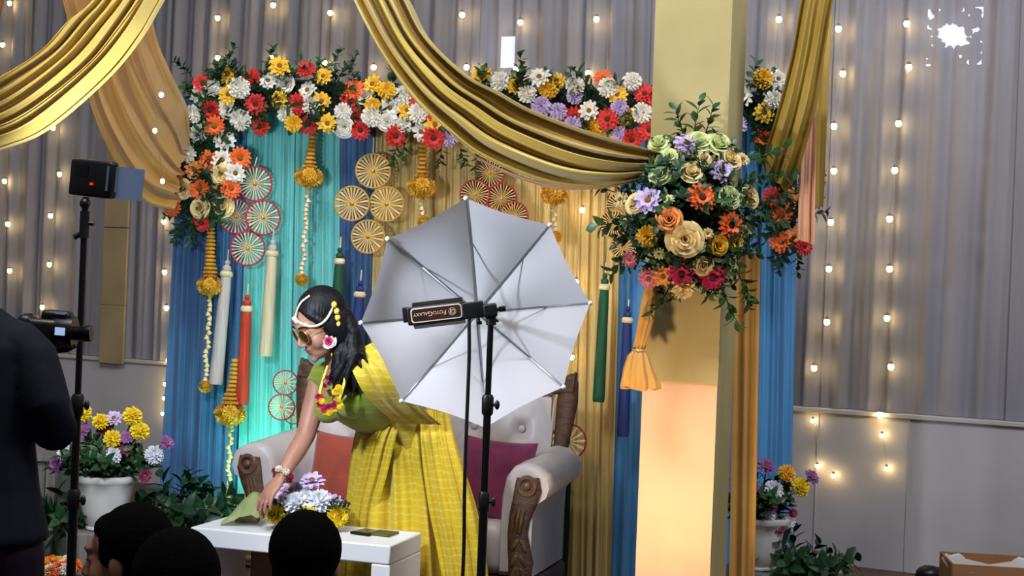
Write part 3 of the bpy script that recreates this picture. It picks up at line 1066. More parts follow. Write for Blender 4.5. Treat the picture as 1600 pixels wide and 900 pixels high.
def wheels(cs, Y, rim, spoke, label, dense=True, yaw=0.0, cordto=None, dark=None):
    root = empty('ribbon_wheel_cluster', P(cs[0][0], cs[0][1], Y), label, 'ornament', 'hanging ribbon wheels')
    rm, sm, hm = wheel_meshes(dense)
    for i, (x, y, rp) in enumerate(cs):
        yy = Y - 0.012 * (i % 2)
        r = rp * yy / F
        R = Matrix.Rotation(yaw + frnd.uniform(-0.12, 0.12), 4, 'Z') @ Matrix.Rotation(PI / 2, 4, 'X') @ Matrix.Rotation(frnd.uniform(0, 1), 4, 'Z')
        w = bpy.data.objects.new('wheel', rm)
        COL.objects.link(w)
        set_mat(w, rim)
        w.matrix_basis = Matrix.Translation(P(x, y, yy) - root.location) @ R @ Matrix.Diagonal((r, r, r, 1))
        w.parent = root
        for me, m in ((sm, spoke), (hm, M['goldbead'])):
            c = bpy.data.objects.new(me.name.split('.')[0], me)
            COL.objects.link(c)
            set_mat(c, m)
            c.parent = w
    if dark:
        for (x, y, rp) in cs:
            MB().lathe([(rp * 0.92 * Y / F, -0.001), (rp * 0.92 * Y / F, 0.001)], P(x, y, Y + 0.012), 28, Matrix.Rotation(PI / 2, 3, 'X')).build('backing', dark, root)
    if cordto:
        MB().tube([P(cs[0][0], cs[0][1] - cs[0][2], Y), P(cordto[0], cordto[1], Y)], 0.003, 5).build('cord', M['spoke_pale'], root)
    return root


wheels([(398, 287, 28), (369, 338, 28), (411, 340, 28), (387, 388, 28)], 6.80, M['rim_pink'], M['spoke_pale'], 'cluster of four crimson-rimmed ribbon wheels on the blue drape', False, 0.35, (402, 245))
wheels([(583, 267, 28), (550, 318, 28), (604, 319, 28), (575, 370, 27)], 6.80, M['rim_gold'], M['spoke'], 'cluster of four gold-rimmed ribbon wheels beside the gold drape', True, 0.0, (584, 215))
wheels([(765, 270, 24), (742, 304, 24), (784, 310, 24), (802, 338, 24), (760, 340, 23)], 6.80, M['rim_red'], M['spoke'], 'cluster of dark red-rimmed ribbon wheels above the umbrella', False, 0.0, (765, 225), dark=M['maroon'])
wheels([(968, 322, 22), (958, 350, 23), (975, 385, 22)], 6.80, M['rim_gold'], M['spoke'], 'cluster of ribbon wheels half hidden behind the pillar flowers', False, dark=M['maroon'])
wheels([(446, 598, 20), (440, 636, 21), (458, 648, 15)], 6.80, M['rim_red'], M['spoke_pale'], 'small red ribbon wheels hanging behind the woman near the sofa back', False)
wheels([(888, 690, 29)], 6.80, M['rim_red'], M['spoke_pale'], 'single red ribbon wheel half hidden behind the right sofa back', False)


def marigold(x, ytop, ybot, rball, strand_to, label, strand=True, skew=0.0, taper=1.0, Y=6.80):
    """hanging: garland roll of ringlets, ruffled ball, then a beaded strand"""
    root = empty('marigold_hanging', P(x, ybot, Y), label, 'hanging', 'marigold hangings')
    k = Y / F
    g = MB()
    n = max(4, int((ybot - rball - ytop) / 5.5))
    for i in range(n):
        t = (i + 0.5) / n
        py = ytop + (ybot - rball * 0.6 - ytop) * t
        rr = (6.5 + 5 * taper * t ** 3) * k
        g.lathe([(rr * 0.5, -0.009), (rr, -0.004), (rr, 0.004), (rr * 0.5, 0.009)], P(x - skew * (t - 1), py, Y), 12, None, lambda q, z, i=i: 0.12 * math.sin(5 * q + i))
    g.build('marigold_roll', FC['marigold'], root)
    c = P(x, ybot, Y - 0.02)
    for i in range(9):
        a = 2 * PI * i / 9
        el = 0.15 if i % 2 else -0.35
        d = Vector((math.cos(a) * math.cos(el), math.sin(a) * math.cos(el), math.sin(el)))
        flower(root, c + d * (rball * 0.55 * k), d, rball * 0.55 * k, 'ball', 'marigold2' if i % 3 else 'marigold')
    flower(root, c + Vector((0, 0, rball * 0.35 * k)), (0, 0, 1), rball * 0.6 * k, 'ball', 'marigold')
    flower(root, c - Vector((0, 0, rball * 0.35 * k)), (0, 0, -1), rball * 0.6 * k, 'ball', 'marigold2')
    if strand:
        s = MB()
        sx, sy = strand_to
        m = int((sy - ybot - rball * 0.6) / 7)
        r = random.Random(int(x))
        for i in range(m):
            t = (i + 0.5) / m
            p = P(x + (sx - x) * t + r.uniform(-2.2, 2.2), ybot + rball * 0.6 + (sy - ybot - rball * 0.6) * t, Y - 0.01)
            s.lathe([(0.002, 0.014), (0.008, 0.004), (0.013, -0.008), (0.003, -0.013)], p, 7, Matrix.Rotation(r.uniform(-.5, .5), 3, 'Y'))
        s.tube([P(x, ybot, Y), P(sx, sy, Y - 0.01)], 0.003, 5)
        s.build('bud_strand', FC['cream'] if x < 470 else M['spoke_pale'], root)
        flower(root, P(sx, sy, Y - 0.01), (0.2, -0.6, -0.8), 11 * k, 'ball', 'marigold2')
    return root


marigold(483, 205, 276, 21, (471, 436), 'marigold hanging in front of the aqua drape under the arch', skew=6)
marigold(328, 330, 446, 19, (321, 603), 'marigold hanging at the left blue drape below arch flowers', skew=2)
marigold(659, 212, 292, 22, (662, 345), 'marigold hanging on the gold drape above the umbrella left side', skew=3)
marigold(866, 262, 303, 21, (868, 370), 'marigold hanging on the gold drape below the large swag', skew=0)
marigold(360, 560, 646, 23, (356, 786), 'marigold hanging lowest beside the left sofa arm', skew=8, taper=2.0)


def tassel(x0, y0, x1, y1, w, col, capcol, label, cord=26, Y=6.80):
    root = empty('tassel', P(x1, y1, Y), label, 'tassel', 'long tassels on the backdrop')
    k = Y / F
    a, b = P(x0, y0, Y), P(x1, y1, Y)
    ax = (b - a).normalized()
    q = (-ax).to_track_quat('Z', 'Y').to_matrix()
    L = (b - a).length
    MB().tube([P(x0 + 2, y0 - cord, Y), a], 0.003, 5).build('cord', M['spoke_pale'], root)
    cp = MB()
    cp.ell(a + ax * 0.012, (w * k * 0.42,) * 3, None, 8, 12)
    cp.ell(a - ax * 0.016, (w * k * 0.28,) * 3, None, 6, 10)
    cp.build('knot', capcol, root)
    MB().lathe([(w * k * 0.46, 0.012), (w * k * 0.6, 0.004), (w * k * 0.6, -0.010), (w * k * 0.46, -0.016)], a + ax * 0.035, 14, q).build('collar', M['spoke_pale'], root)
    prof = [(w * k * 0.46, -0.045), (w * k * 0.52, -0.10), (w * k * 0.56, -0.5 * L), (w * k * 0.64, -L + 0.02), (w * k * 0.6, -L)]
    MB().lathe(prof, a, 30, q, lambda t, i: 0.10 * math.sin(15 * t)).build('fringe', col, root)
    return root


def fab(n, c, c2):
    return mat(n, c, 0.6, col2=c2, scale=20, stretch=(6, 6, 0.3), bump=0.3, bscale=90)


T_w, T_c, T_r, T_g, T_b = (fab('white_silk', 'bdb6b4', 'a9a2a2'), fab('cream_silk', 'cfc6a4', 'b8ae8c'), fab('red_silk', 'c43c22', 'a02c18'),
                           fab('green_silk', '10502f', '0b3c24'), fab('navy_silk', '1c3070', '142452'))
tassel(355, 416, 337, 600, 17, T_w, T_w, 'long white tassel hanging on the blue drape')
tassel(426, 384, 415, 556, 17, T_c, T_w, 'cream tassel hanging between the red tassel and the woman')
tassel(386, 470, 378, 632, 16, T_r, T_r, 'bright red tassel above the left sofa arm')
tassel(531, 396, 527, 480, 15, T_g, T_g, 'dark green tassel hanging just above the woman')
tassel(563, 448, 557, 530, 16, T_b, T_b, 'short navy tassel left of the umbrella edge')
tassel(945, 436, 935, 628, 15, T_g, T_g, 'long dark green tassel on the gold drape left of the pillar')
tassel(981, 488, 973, 682, 15, T_b, T_b, 'long navy tassel hanging on the right blue section', cord=20)
tassel(1018, 520, 1011, 634, 14, T_g, T_g, 'dark green tassel behind the flared gold cloth')
light_string([P(x, y, 6.86) for x, y in ((906, 252), (910, 328), (900, 440), (893, 558))], 'fairy light string on the gold drape right of the umbrella', scale=0.75)
light_string([P(x, y, 5.52 + 0.0022 * (y - 100)) for x, y in ((252, 148), (242, 204), (254, 283))], 'three fairy lights lying on the ochre tied drape', scale=0.55)

# ------------------------------------------------------------------ sofa
SO = Vector((-0.425, 6.335, 0))
RS = Matrix.Rotation(-math.radians(17.2), 4, 'Z')
SM = Matrix.Translation(SO) @ RS
sofa = empty('tufted_sofa', SO, 'cream tufted two-seat sofa with carved dark wood frame behind the table', 'sofa', rz=-math.radians(17.2))
sofa.scale = (0.96, 0.75, 1.0)


def sbuild(mb, name, m, smooth=True, bevel=0.0):
    """meshes here are in the sofa's own frame"""
    o = mb.build(name, m, None, smooth, bevel)
    o.parent = sofa
    return o


HW = 0.625
# seat cushion
sbuild(MB().rbox((0, -0.02, 0.40), (1.12, 0.62, 0.22), 0.07), 'seat_cushion', M['leather'])
# wooden apron and legs
ap = MB()
ap.rbox((0, -0.30, 0.235), (1.36, 0.06, 0.11), 0.02)
ap.rbox((0, 0.33, 0.235), (1.34, 0.05, 0.11), 0.02)
for s in (-1, 1):
    ap.rbox((s * 0.66, 0.02, 0.235), (0.05, 0.66, 0.11), 0.02)
ap.box((0, 0, 0.25), (1.28, 0.6, 0.06))
sbuild(ap, 'seat_rail', M['wood'])
for s in (-1, 1):
    for y in (-0.29, 0.32):
        sbuild(MB().tube([(s * 0.64, y, 0.22), (s * 0.66, y - 0.015, 0.15), (s * 0.645, y, 0.07), (s * 0.655, y - 0.01, 0.0)], [0.045, 0.04, 0.025, 0.032], 10), 'leg', M['wood'])
# tufted back
btn = [(x, z) for r, z in enumerate((0.62, 0.735, 0.85, 0.96)) for x in [(-0.46 + 0.23 * i + (0.115 if r % 2 else 0)) for i in range(5 - (r % 2))]]


def backp(u, v):
    x = -0.60 + 1.20 * v
    zt = 1.025 - 0.03 * math.cos(PI * x / 0.6) * 0.5
    z = 0.46 + (zt - 0.46) * u
    y = 0.235 + 0.16 * u
    puff = 0.060 * (1 - (2 * v - 1) ** 8) * (1 - (2 * u - 1) ** 8)
    dimp = sum(math.exp(-((x - bx_) ** 2 + (z - bz) ** 2) / 0.0011) for bx_, bz in btn)
    crease = sum(math.exp(-abs((x - bx_) + sg * (z - bz)) / 0.010) * math.exp(-((x - bx_) ** 2 + (z - bz) ** 2) / 0.006) for bx_, bz in btn for sg in (-1, 1))
    return (x, y - puff + 0.045 * min(dimp, 1) + 0.012 * min(crease, 1), z)


bk = MB().grid(backp, 50, 90)
bk.box((0, 0.37, 0.72), (1.18, 0.05, 0.55))
sbuild(bk, 'tufted_back', M['leather'])
for x, z in btn:
    u = (z - 0.46) / 0.56
    sbuild(MB().ell((x, 0.235 + 0.16 * u - 0.026, z), (0.017, 0.012, 0.017), None, 6, 10), 'button', M['leather'])
# wooden back frame: crest rail with raised corners, side posts, carving
fr = MB()


def zup(x):
    t = abs(x) / 0.675
    return 1.075 + 0.02 * math.cos(PI * t) - 0.028 * math.exp(-((t - 0.72) / 0.16) ** 2) + 0.05 * max(0, (t - 0.8) / 0.2) ** 1.2


def zlo(x):
    t = abs(x) / 0.675
    return 0.985 + 0.03 * t * t


N_ = 40
xs = [-0.69 + 1.38 * i / N_ for i in range(N_ + 1)]
for yo, in ((0.0,),):
    vs, fs = [], []
    for x in xs:
        for (z, y) in ((zlo(x), 0.37), (zlo(x) + 0.01, 0.345), (zup(x) - 0.015, 0.375), (zup(x), 0.40), (zup(x) - 0.01, 0.435), (zlo(x), 0.42)):
            vs.append((x, y, z))
    for i in range(N_):
        for j in range(6):
            a, b = i * 6 + j, i * 6 + (j + 1) % 6
            fs.append((a, a + 6, b + 6, b))
    fs += [tuple(range(6)), tuple(N_ * 6 + j for j in reversed(range(6)))]
    fr.add(vs, fs)
sbuild(fr, 'crest_rail', M['wood'])
for s in (-1, 1):
    sbuild(MB().tube([(s * 0.62, 0.30, 0.30), (s * 0.625, 0.31, 0.6), (s * 0.645, 0.345, 0.80), (s * 0.657, 0.385, 0.98), (s * 0.664, 0.40, 1.07), (s * 0.67, 0.405, 1.10)],
                     [0.030, 0.030, 0.036, 0.046, 0.040, 0.012], 10, Vector((0, 1, 0)), True, [1, 1, 1, 1.1, 1.0, 0.8]), 'back_post', M['wood'])
car = MB()
for i in range(17):
    x = -0.56 + 0.07 * i
    z = (zup(x) + zlo(x)) / 2
    car.ell((x, 0.352, z), (0.030, 0.014, 0.016), Matrix.Rotation((0.7 if i % 2 else -0.7), 3, 'Y'), 6, 8)
for i in range(30):
    x = -0.58 + 0.04 * i
    car.ell((x, 0.345, zlo(x) + 0.004), (0.016, 0.010, 0.008), None, 5, 8)
sbuild(car, 'crest_carving', M['wood_hi'])


# rolled arms
def arm(s):
    prof = [(0.53, 0.30), (0.53, 0.50), (0.535, 0.62), (0.55, 0.70), (0.585, 0.745), (0.635, 0.76), (0.69, 0.75), (0.735, 0.72), (0.75, 0.675), (0.735, 0.63),
            (0.70, 0.605), (0.68, 0.58), (0.675, 0.50), (0.675, 0.30)]
    mb = MB()
    n = len(prof)
    ny = 10

    def sec_(y, k=1.0):
        cx, cz = 0.63, 0.55
        return [(s * (cx + (x - cx) * k), y, cz + (z - cz) * k + 0.03 * max(0, (y + 0.3) / 0.6) * (1 if z > 0.55 else 0)) for x, z in prof]
    rings = [sec_(-0.335, 0.93), sec_(-0.32, 1.0)] + [sec_(-0.32 + 0.64 * i / ny) for i in range(1, ny + 1)]
    vs = [v for r in rings for v in r]
    fs = []
    for i in range(len(rings) - 1):
        for j in range(n):
            a, b = i * n + j, i * n + (j + 1) % n
            fs.append((a, b, b + n, a + n) if s > 0 else (a, a + n, b + n, b))
    fs.append(tuple(range(n)))
    fs.append(tuple((len(rings) - 1) * n + j for j in reversed(range(n))))
    mb.add(vs, fs)
    o = sbuild(mb, 'arm', M['leather'])
    # gathered pleats around the scroll
    pl = MB()
    for i in range(7):
        a = 0.25 + 0.42 * i
        d = Vector((s * math.cos(a), 0, math.sin(a)))
        c = Vector((s * 0.64, -0.328, 0.67))
        pl.tube([c + d * 0.05, c + d * 0.075 + Vector((0, 0.004, 0)), c + d * 0.088 + Vector((0, 0.03, 0))], [0.004, 0.006, 0.002], 6)
    p = pl.build('pleats', M['leather'])
    p.parent = o
    # carved front
    w = MB()
    path = [(0.650, 0.705), (0.652, 0.66), (0.637, 0.60), (0.618, 0.54), (0.612, 0.48), (0.62, 0.42), (0.632, 0.36), (0.628, 0.30), (0.63, 0.24)]
    rad = [0.050, 0.060, 0.054, 0.046, 0.044, 0.050, 0.056, 0.050, 0.040]
    w.tube([(s * x, -0.345, z) for x, z in path], rad, 14, Vector((1, 0, 0)), True, [0.35, 0.45, 0.5, 0.5, 0.5, 0.5, 0.5, 0.5, 0.5])
    q = sbuild(w, 'carved_front', M['wood'])
    v = MB()
    RX = Matrix.Rotation(PI / 2, 3, 'X')
    v.torus((s * 0.652, -0.368, 0.672), 0.036, 0.010, RX, 22, 6)
    v.ell((s * 0.652, -0.372, 0.672), (0.018, 0.014, 0.018), None, 8, 10)
    for i, x in enumerate((-0.016, 0.0, 0.016)):
        v.tube([(s * (0.634 + x), -0.368, 0.61), (s * (0.616 + x * 1.2), -0.372, 0.54), (s * (0.612 + x), -0.366, 0.48)], [0.004, 0.008, 0.005], 6)
    for sg in (-1, 1):
        for z0 in (0.43, 0.37, 0.32):
            v.ell((s * 0.626 + sg * 0.018, -0.366, z0), (0.012, 0.010, 0.030), Matrix.Rotation(-sg * 0.45, 3, 'Y'), 6, 8)
    v.ell((s * 0.63, -0.365, 0.27), (0.030, 0.012, 0.014), None, 6, 8)
    vv = v.build('scroll_carving', M['wood_hi'])
    vv.parent = q


arm(-1)
arm(1)


# cushions on the sofa
def pillow(name, c, w, h, t, R, m, label):
    def side(sg):
        def fn(u, v):
            x, z = 2 * u - 1, 2 * v - 1
            pin = 1 - 0.07 * (1 - x * x) * (z * z) - 0
            pin2 = 1 - 0.07 * (1 - z * z) * (x * x)
            th = (max(0, (1 - x ** 4)) * max(0, (1 - z ** 4))) ** 0.55
            wr = 0.05 * noise.noise(Vector((x * 3, z * 3, sg)))
            return c + R @ Vector((x * w / 2 * pin2, sg * t / 2 * th * (1 + wr), z * h / 2 * pin))
        return fn
    mb = MB().grid(side(-1), 22, 22)
    o2 = len(mb.v)
    mb.grid(side(1), 22, 22)
    o = mb.build(name, m, None, auto=False)
    tag(o, label, 'cushion', 'sofa cushions')
    return o


def srot(rx=0, ry=0, rz=0):
    return (RS.to_3x3() @ Matrix.Rotation(rz, 3, 'Z') @ Matrix.Rotation(rx, 3, 'X') @ Matrix.Rotation(ry, 3, 'Y'))


pillow('sofa_cushion', P(775, 752, 6.12), 0.315, 0.36, 0.12, srot(-0.22, 0.06, 0.1), M['magenta_v'], 'magenta velvet cushion leaning on the right side of the sofa')
pillow('sofa_cushion', P(533, 742, 6.28), 0.30, 0.36, 0.12, srot(-0.22, 0.03, -0.05), M['rust'], 'rust red velvet cushion behind the woman on the sofa')

# ------------------------------------------------------------------ low white table
TZ = 0.535
TT = math.radians(17)
tfr = P(610, 853, 5.2)
RTb = Matrix.Rotation(-TT, 4, 'Z')
TL, TD = 0.80, 0.32
ct = Vector((tfr.x, 5.2, 0)) + (RTb.to_3x3() @ Vector((-TL / 2, TD / 2, 0)))
tbl = empty('white_table', ct, 'low white painted table with thick top and slab ends', 'table', rz=-TT)


def tb(mb, name, m, bevel=0.006):
    o = mb.build(name, m, None, True, bevel)
    o.parent = tbl
    return o


tb(MB().box((0, 0, TZ - 0.035), (TL, TD, 0.07)), 'table_top', M['white_paint'])
tb(MB().box((TL / 2 - 0.036, 0, (TZ - 0.07) / 2), (0.072, TD, TZ - 0.07)), 'end_slab', M['white_paint'])
tb(MB().box((-TL / 2 + 0.036, 0, (TZ - 0.07) / 2), (0.072, TD, TZ - 0.07)), 'end_slab', M['white_paint'])
tb(MB().box((-TL / 2 + 0.24, 0.08, (TZ - 0.07) / 2), (0.17, 0.10, TZ - 0.07)), 'brown_support', M['brown_board'])


def tp3(px, py, dz=0.0):
    """point on the table-top plane under a pixel"""
    d = P(px, py, 1.0) - Vector((0, 0, EYE))
    t = (TZ + dz - EYE) / d.z
    return Vector((0, 0, EYE)) + d * t


# table flowers
ta = empty('table_flower_arrangement', tp3(480, 822), 'low arrangement of white, yellow and lilac chrysanthemums on the white table', 'flower arrangement')
tc = tp3(480, 826)
MB().ell(tc + Vector((0, 0, 0.035)), (0.115, 0.075, 0.05), None, 8, 14).build('floral_base', M['foam'], ta)
for (x, y, kd, c, rp, yo) in [(487, 754, 'daisy', 'lilac', 22, 0), (456, 768, 'daisy', 'lilac', 20, 0.03), (440, 778, 'daisy', 'lilac', 16, 0.02), (464, 789, 'mum', 'pure', 20, -.04),
                              (497, 786, 'mum', 'pure', 20, -.04), (480, 782, 'mum', 'pure', 16, -.02), (433, 804, 'mum', 'lemon', 16, -.05), (525, 808, 'mum', 'lemon', 17, -.05),
                              (481, 806, 'mum', 'lemon', 15, -.09), (524, 786, 'daisy', 'lilac', 15, 0), (512, 780, 'daisy', 'lilac', 13, 0.02), (530, 795, 'daisy', 'lilac', 12, 0)]:
    p = P(x, y, tc.y + yo)
    flower(ta, p, ((x - 480) / 60, -0.9, (800 - y) / 40 + 0.4), rp * tc.y / F, kd, c)
    if y < 775:
        MB().tube([p, tc + Vector((0, 0, 0.05))], 0.003, 5).build('flower_stem', M['stem'], ta)
for k in range(34):
    a = frnd.uniform(0, 2 * PI)
    sprig(ta, tc + Vector((math.cos(a) * 0.09, math.sin(a) * 0.06 - 0.01, 0.035 + 0.05 * frnd.random())), (math.cos(a), math.sin(a) - 0.3, 0.5), frnd.uniform(0.05, 0.075))

# gift packet of green net cloth
M['net'] = mat('green_net', 'b4bf86', 0.5, col2='9aa86e', scale=6, transl=0.3, transp=0.12)
M['packin'] = mat('packet_contents', '4e4438', 0.7, col2='8a7a60', scale=20)
gp = empty('gift_packet', tp3(385, 818), 'pale green net gift packet under the woman\'s hand on the table', 'packet')
g0, g1, g2, g3 = tp3(343, 822), tp3(352, 812), tp3(418, 812), tp3(404, 826)


def net(u, v):
    p = g0.lerp(g3, u).lerp(g1.lerp(g2, u), v)
    h = 0.12 * math.sin(PI * min(1, 0.05 + u * 0.72)) * math.sin(PI * (0.12 + 0.76 * v)) + 0.008 * noise.noise(Vector((u * 7, v * 7, 2)))
    return p + Vector((0, 0, 0.004 + max(0, h) * (0.25 + u)))


MB().grid(net, 24, 16).build('net_wrap', M['net'], gp, auto=False)
MB().rbox((g0 + g3 + g1 + g2) / 4 + Vector((0.015, 0, 0.022)), (0.10, 0.035, 0.035), 0.012).build('contents', M['packin'], gp)
MB().torus(tp3(408, 806, 0.05), 0.010, 0.004, Matrix.Rotation(1.2, 3, 'Y')).build('gold_tie', M['goldbead'], gp)
for i, (x, y, lab, m) in enumerate(((573, 834, 'dark flat phone lying on the white table beside the flowers', M['blackm']),
                                    (599, 836, 'thin booklet with olive cover nearest the table end', mat('olive_cover', '4f4a20', 0.5)))):
    c = tp3(x, y)
    o = MB().rbox(c + Vector((0, 0, 0.006)), (0.085, 0.10, 0.010), 0.004, Matrix.Rotation(-0.5 + 0.15 * i, 3, 'Z')).build('phone' if i == 0 else 'booklet', m)
    tag(o, lab, 'phone' if i == 0 else 'booklet')
    if i:
        MB().box(c + Vector((0, 0, 0.0012)), (0.083, 0.098, 0.002), Matrix.Rotation(-0.5 + 0.15 * i, 3, 'Z')).build('pages', M['paper'], o, smooth=False)
    else:
        MB().box(c + Vector((0, 0, 0.0115)), (0.07, 0.085, 0.0012), Matrix.Rotation(-0.5, 3, 'Z')).build('screen', mat('dark_screen', '3a3c2c', 0.2), o, smooth=False)


# ------------------------------------------------------------------ urns with flowers, shrubs
def urn(px, py_rim, Y, rr, label_u, label_f, flowers, plinth_label):
    c = P(px, py_rim, Y)
    H = 0.235 * rr / 0.13
    zb = c.z - H
    root = empty('white_urn', (c.x, Y, zb), label_u, 'urn', 'white flower urns')
    k = rr / 0.13
    prof = [(0.070, 0.0), (0.078, 0.006), (0.078, 0.014), (0.070, 0.018), (0.080, 0.03), (0.094, 0.08), (0.107, 0.15), (0.116, 0.195), (0.128, 0.205), (0.135, 0.215), (0.135, 0.232), (0.118, 0.235), (0.11, 0.215), (0.05, 0.20)]
    MB().lathe([(r * k, z * k) for r, z in prof], (c.x, Y, zb), 48, None, lambda t, i: (0.05 * abs(math.sin(11 * t)) if 4 < i < 8 else (0.03 * math.sin(8 * t) if 8 <= i < 11 else 0))).build('urn_body', M['white_plastic'], root)
    MB().ell((c.x, Y, zb + 0.205 * k), (0.105 * k, 0.105 * k, 0.02), None, 6, 16).build('soil', M['foam'], root)
    pl = MB().rbox((c.x, Y, zb / 2), (0.24, 0.24, zb), 0.01).build('plinth', M['greywood'])
    tag(pl, plinth_label, 'plinth')
    fl = empty('urn_flowers', (c.x, Y, c.z - 0.02), label_f, 'potted flowers', 'chrysanthemums in urns')
    for (x, y, kd, cc, rp) in flowers:
        p = P(x, y, Y - 0.05 - 0.05 * frnd.random())
        d = p - Vector((c.x, Y + 0.15, c.z - 0.05))
        flower(fl, p, d + Vector((0, -0.1, 0.02)), rp * Y / F, kd, cc)
        base = Vector((c.x + (p.x - c.x) * 0.25, Y, c.z - 0.02))
        MB().tube([base, base.lerp(p, 0.5) + Vector((0, 0, 0.02)), p], 0.0035, 5).build('flower_stem', M['stem'], fl)
    for q in range(44):
        a = frnd.uniform(0, 2 * PI)
        rad = frnd.random()
        sprig(fl, (c.x + math.cos(a) * 0.10 * rad, Y + math.sin(a) * 0.08 * rad - 0.02, c.z - 0.02 + 0.06 * frnd.random()),
              (math.cos(a) * (0.3 + rad), math.sin(a) * 0.6 - 0.3, 1.0 - 0.35 * rad), frnd.uniform(0.09, 0.14), M['leaf2'] if q % 2 else M['leaf'])
    return root


urn(166, 741, 6.0, 0.125, 'white fluted urn with flowers beside the left blue drape', 'yellow, white and lilac flowers filling the left white urn',
    [(131, 648, 'mum', 'lemon', 14), (158, 660, 'mum', 'lemon', 13), (207, 652, 'mum', 'lemon', 15), (218, 675, 'mum', 'lemon', 15), (176, 687, 'mum', 'lemon', 14),
     (177, 713, 'mum', 'pure', 14), (240, 712, 'mum', 'pure', 15), (104, 708, 'mum', 'pure', 13), (178, 655, 'daisy', 'lilac', 15), (130, 673, 'daisy', 'purple', 14),
     (260, 692, 'daisy', 'purple', 13), (163, 670, 'daisy', 'plum', 15), (88, 727, 'daisy', 'purple', 14), (226, 744, 'daisy', 'plum', 12), (198, 684, 'daisy', 'purple', 12),
     (195, 704, 'daisy', 'plum', 11), (165, 702, 'daisy', 'cream', 10)],
    'grey plinth under the left white urn')
urn(1188, 806, 6.25, 0.125, 'white urn with flowers half hidden behind the pillar cloth', 'mixed yellow, white and purple flowers filling the right urn',
    [(1197, 730, 'daisy', 'purple', 16), (1228, 741, 'mum', 'marigold2', 14), (1248, 763, 'mum', 'lemon', 15), (1267, 746, 'daisy', 'purple', 14), (1207, 768, 'mum', 'pure', 16),
     (1200, 803, 'mum', 'pure', 14), (1231, 815, 'mum', 'pure', 11), (1203, 789, 'daisy', 'plum', 12), (1215, 824, 'daisy', 'plum', 12), (1190, 770, 'daisy', 'purple', 12), (1238, 802, 'daisy', 'plum', 9)],
    'grey plinth under the right white urn')


def shrub(px, py, Y, w, h, n, label, m=None):
    c = P(px, py, Y)
    root = empty('leafy_shrub', (c.x, Y, 0.0), label, 'shrub', 'low dark shrubs')
    MB().tube([(c.x, Y, 0), (c.x, Y, max(0.1, c.z - 0.05))], 0.012, 6).build('stem', M['stem'], root)
    for k in range(n):
        a, b = frnd.uniform(0, 2 * PI), frnd.random()
        p = Vector((c.x + math.cos(a) * w * b * 0.7, Y + math.sin(a) * 0.12 * b, c.z + frnd.uniform(-h, h * 0.3)))
        sprig(root, p, (math.cos(a) * (0.3 + b), -0.35 + 0.5 * math.sin(a), 0.8 - 0.4 * b), frnd.uniform(0.12, 0.20), m or frnd.choice([M['leaf'], M['leaf_blue']]))
    return root


shrub(285, 815, 6.35, 0.19, 0.12, 70, 'dark leafy shrub at the foot of the left blue drapes')
shrub(130, 815, 6.2, 0.05, 0.06, 14, 'small leafy plant beside the left urn base')
shrub(1245, 895, 6.3, 0.12, 0.06, 34, 'dark leafy shrub below the right urn')

# grey wooden crate behind the photographer
cr = empty('grey_wooden_crate', (P(76, 800, 6.4).x, 6.4, 0), 'weathered grey wooden crate standing left of the urn', 'crate')
xa, xb = P(48, 800, 6.4).x, P(97, 800, 6.4).x
zt = P(76, 716, 6.4).z
npl = 3
for i in range(npl):
    x = xa + (xb - xa) * (i + 0.5) / npl
    MB().box((x, 6.30, zt / 2), ((xb - xa) / npl - 0.004, 0.02, zt)).build('plank', M['greywood'], cr, smooth=False, bevel=0.002)
MB().box(((xa + xb) / 2, 6.41, zt / 2 - 0.01), (xb - xa, 0.2, zt - 0.02)).build('crate_body', M['greywood'], cr, smooth=False)
MB().box(((xa + xb) / 2, 6.40, zt + 0.012), (xb - xa + 0.02, 0.25, 0.024)).build('crate_lid', M['greywood'], cr, smooth=False, bevel=0.003)

# loose flowers at the bottom left, cardboard box at the bottom right
bk_ = empty('flower_heap', P(85, 888, 5.6), 'heap of loose marigolds and white flowers at the bottom left', 'flower heap')
hc = P(85, 893, 5.6)
MB().rbox((hc.x, 5.65, hc.z / 2 - 0.02), (0.26, 0.2, hc.z - 0.03), 0.02).build('basket', M['brown_board'], bk_)
for k in range(34):
    a, b = frnd.uniform(0, 2 * PI), math.sqrt(frnd.random())
    flower(bk_, Vector((hc.x + 0.10 * b * math.cos(a), 5.64 + 0.07 * b * math.sin(a), hc.z + 0.035 * (1 - b) + 0.0)), (math.cos(a) * b, -0.6, 0.9),
           frnd.uniform(0.022, 0.03), 'ball' if k % 4 else 'mum', 'orange' if k % 3 == 0 else 'marigold2' if k % 4 else 'white')

bxr = empty('cardboard_box', (P(1550, 880, 7.0).x, 7.0, 0), 'open cardboard box with white lining at the bottom right', 'box')
bw, bd, bh = 0.46, 0.34, P(1550, 884, 6.85).z
bc = P(1556, 880, 7.0)
Rb = Matrix.Rotation(-0.12, 3, 'Z')
for (dx, dy, sx, sy) in ((0, -bd / 2, bw, 0.008), (0, bd / 2, bw, 0.008), (-bw / 2, 0, 0.008, bd), (bw / 2, 0, 0.008, bd)):
    o3 = Rb @ Vector((dx, dy, 0))
    MB().box((bc.x + o3.x, 7.0 + o3.y, bh / 2), (sx, sy, bh), Rb).build('box_side', M['cardboard'], bxr, smooth=False)
MB().box((bc.x, 7.0, bh * 0.55), (bw - 0.02, bd - 0.02, 0.01), Rb).build('box_bottom', M['cardboard'], bxr, smooth=False)


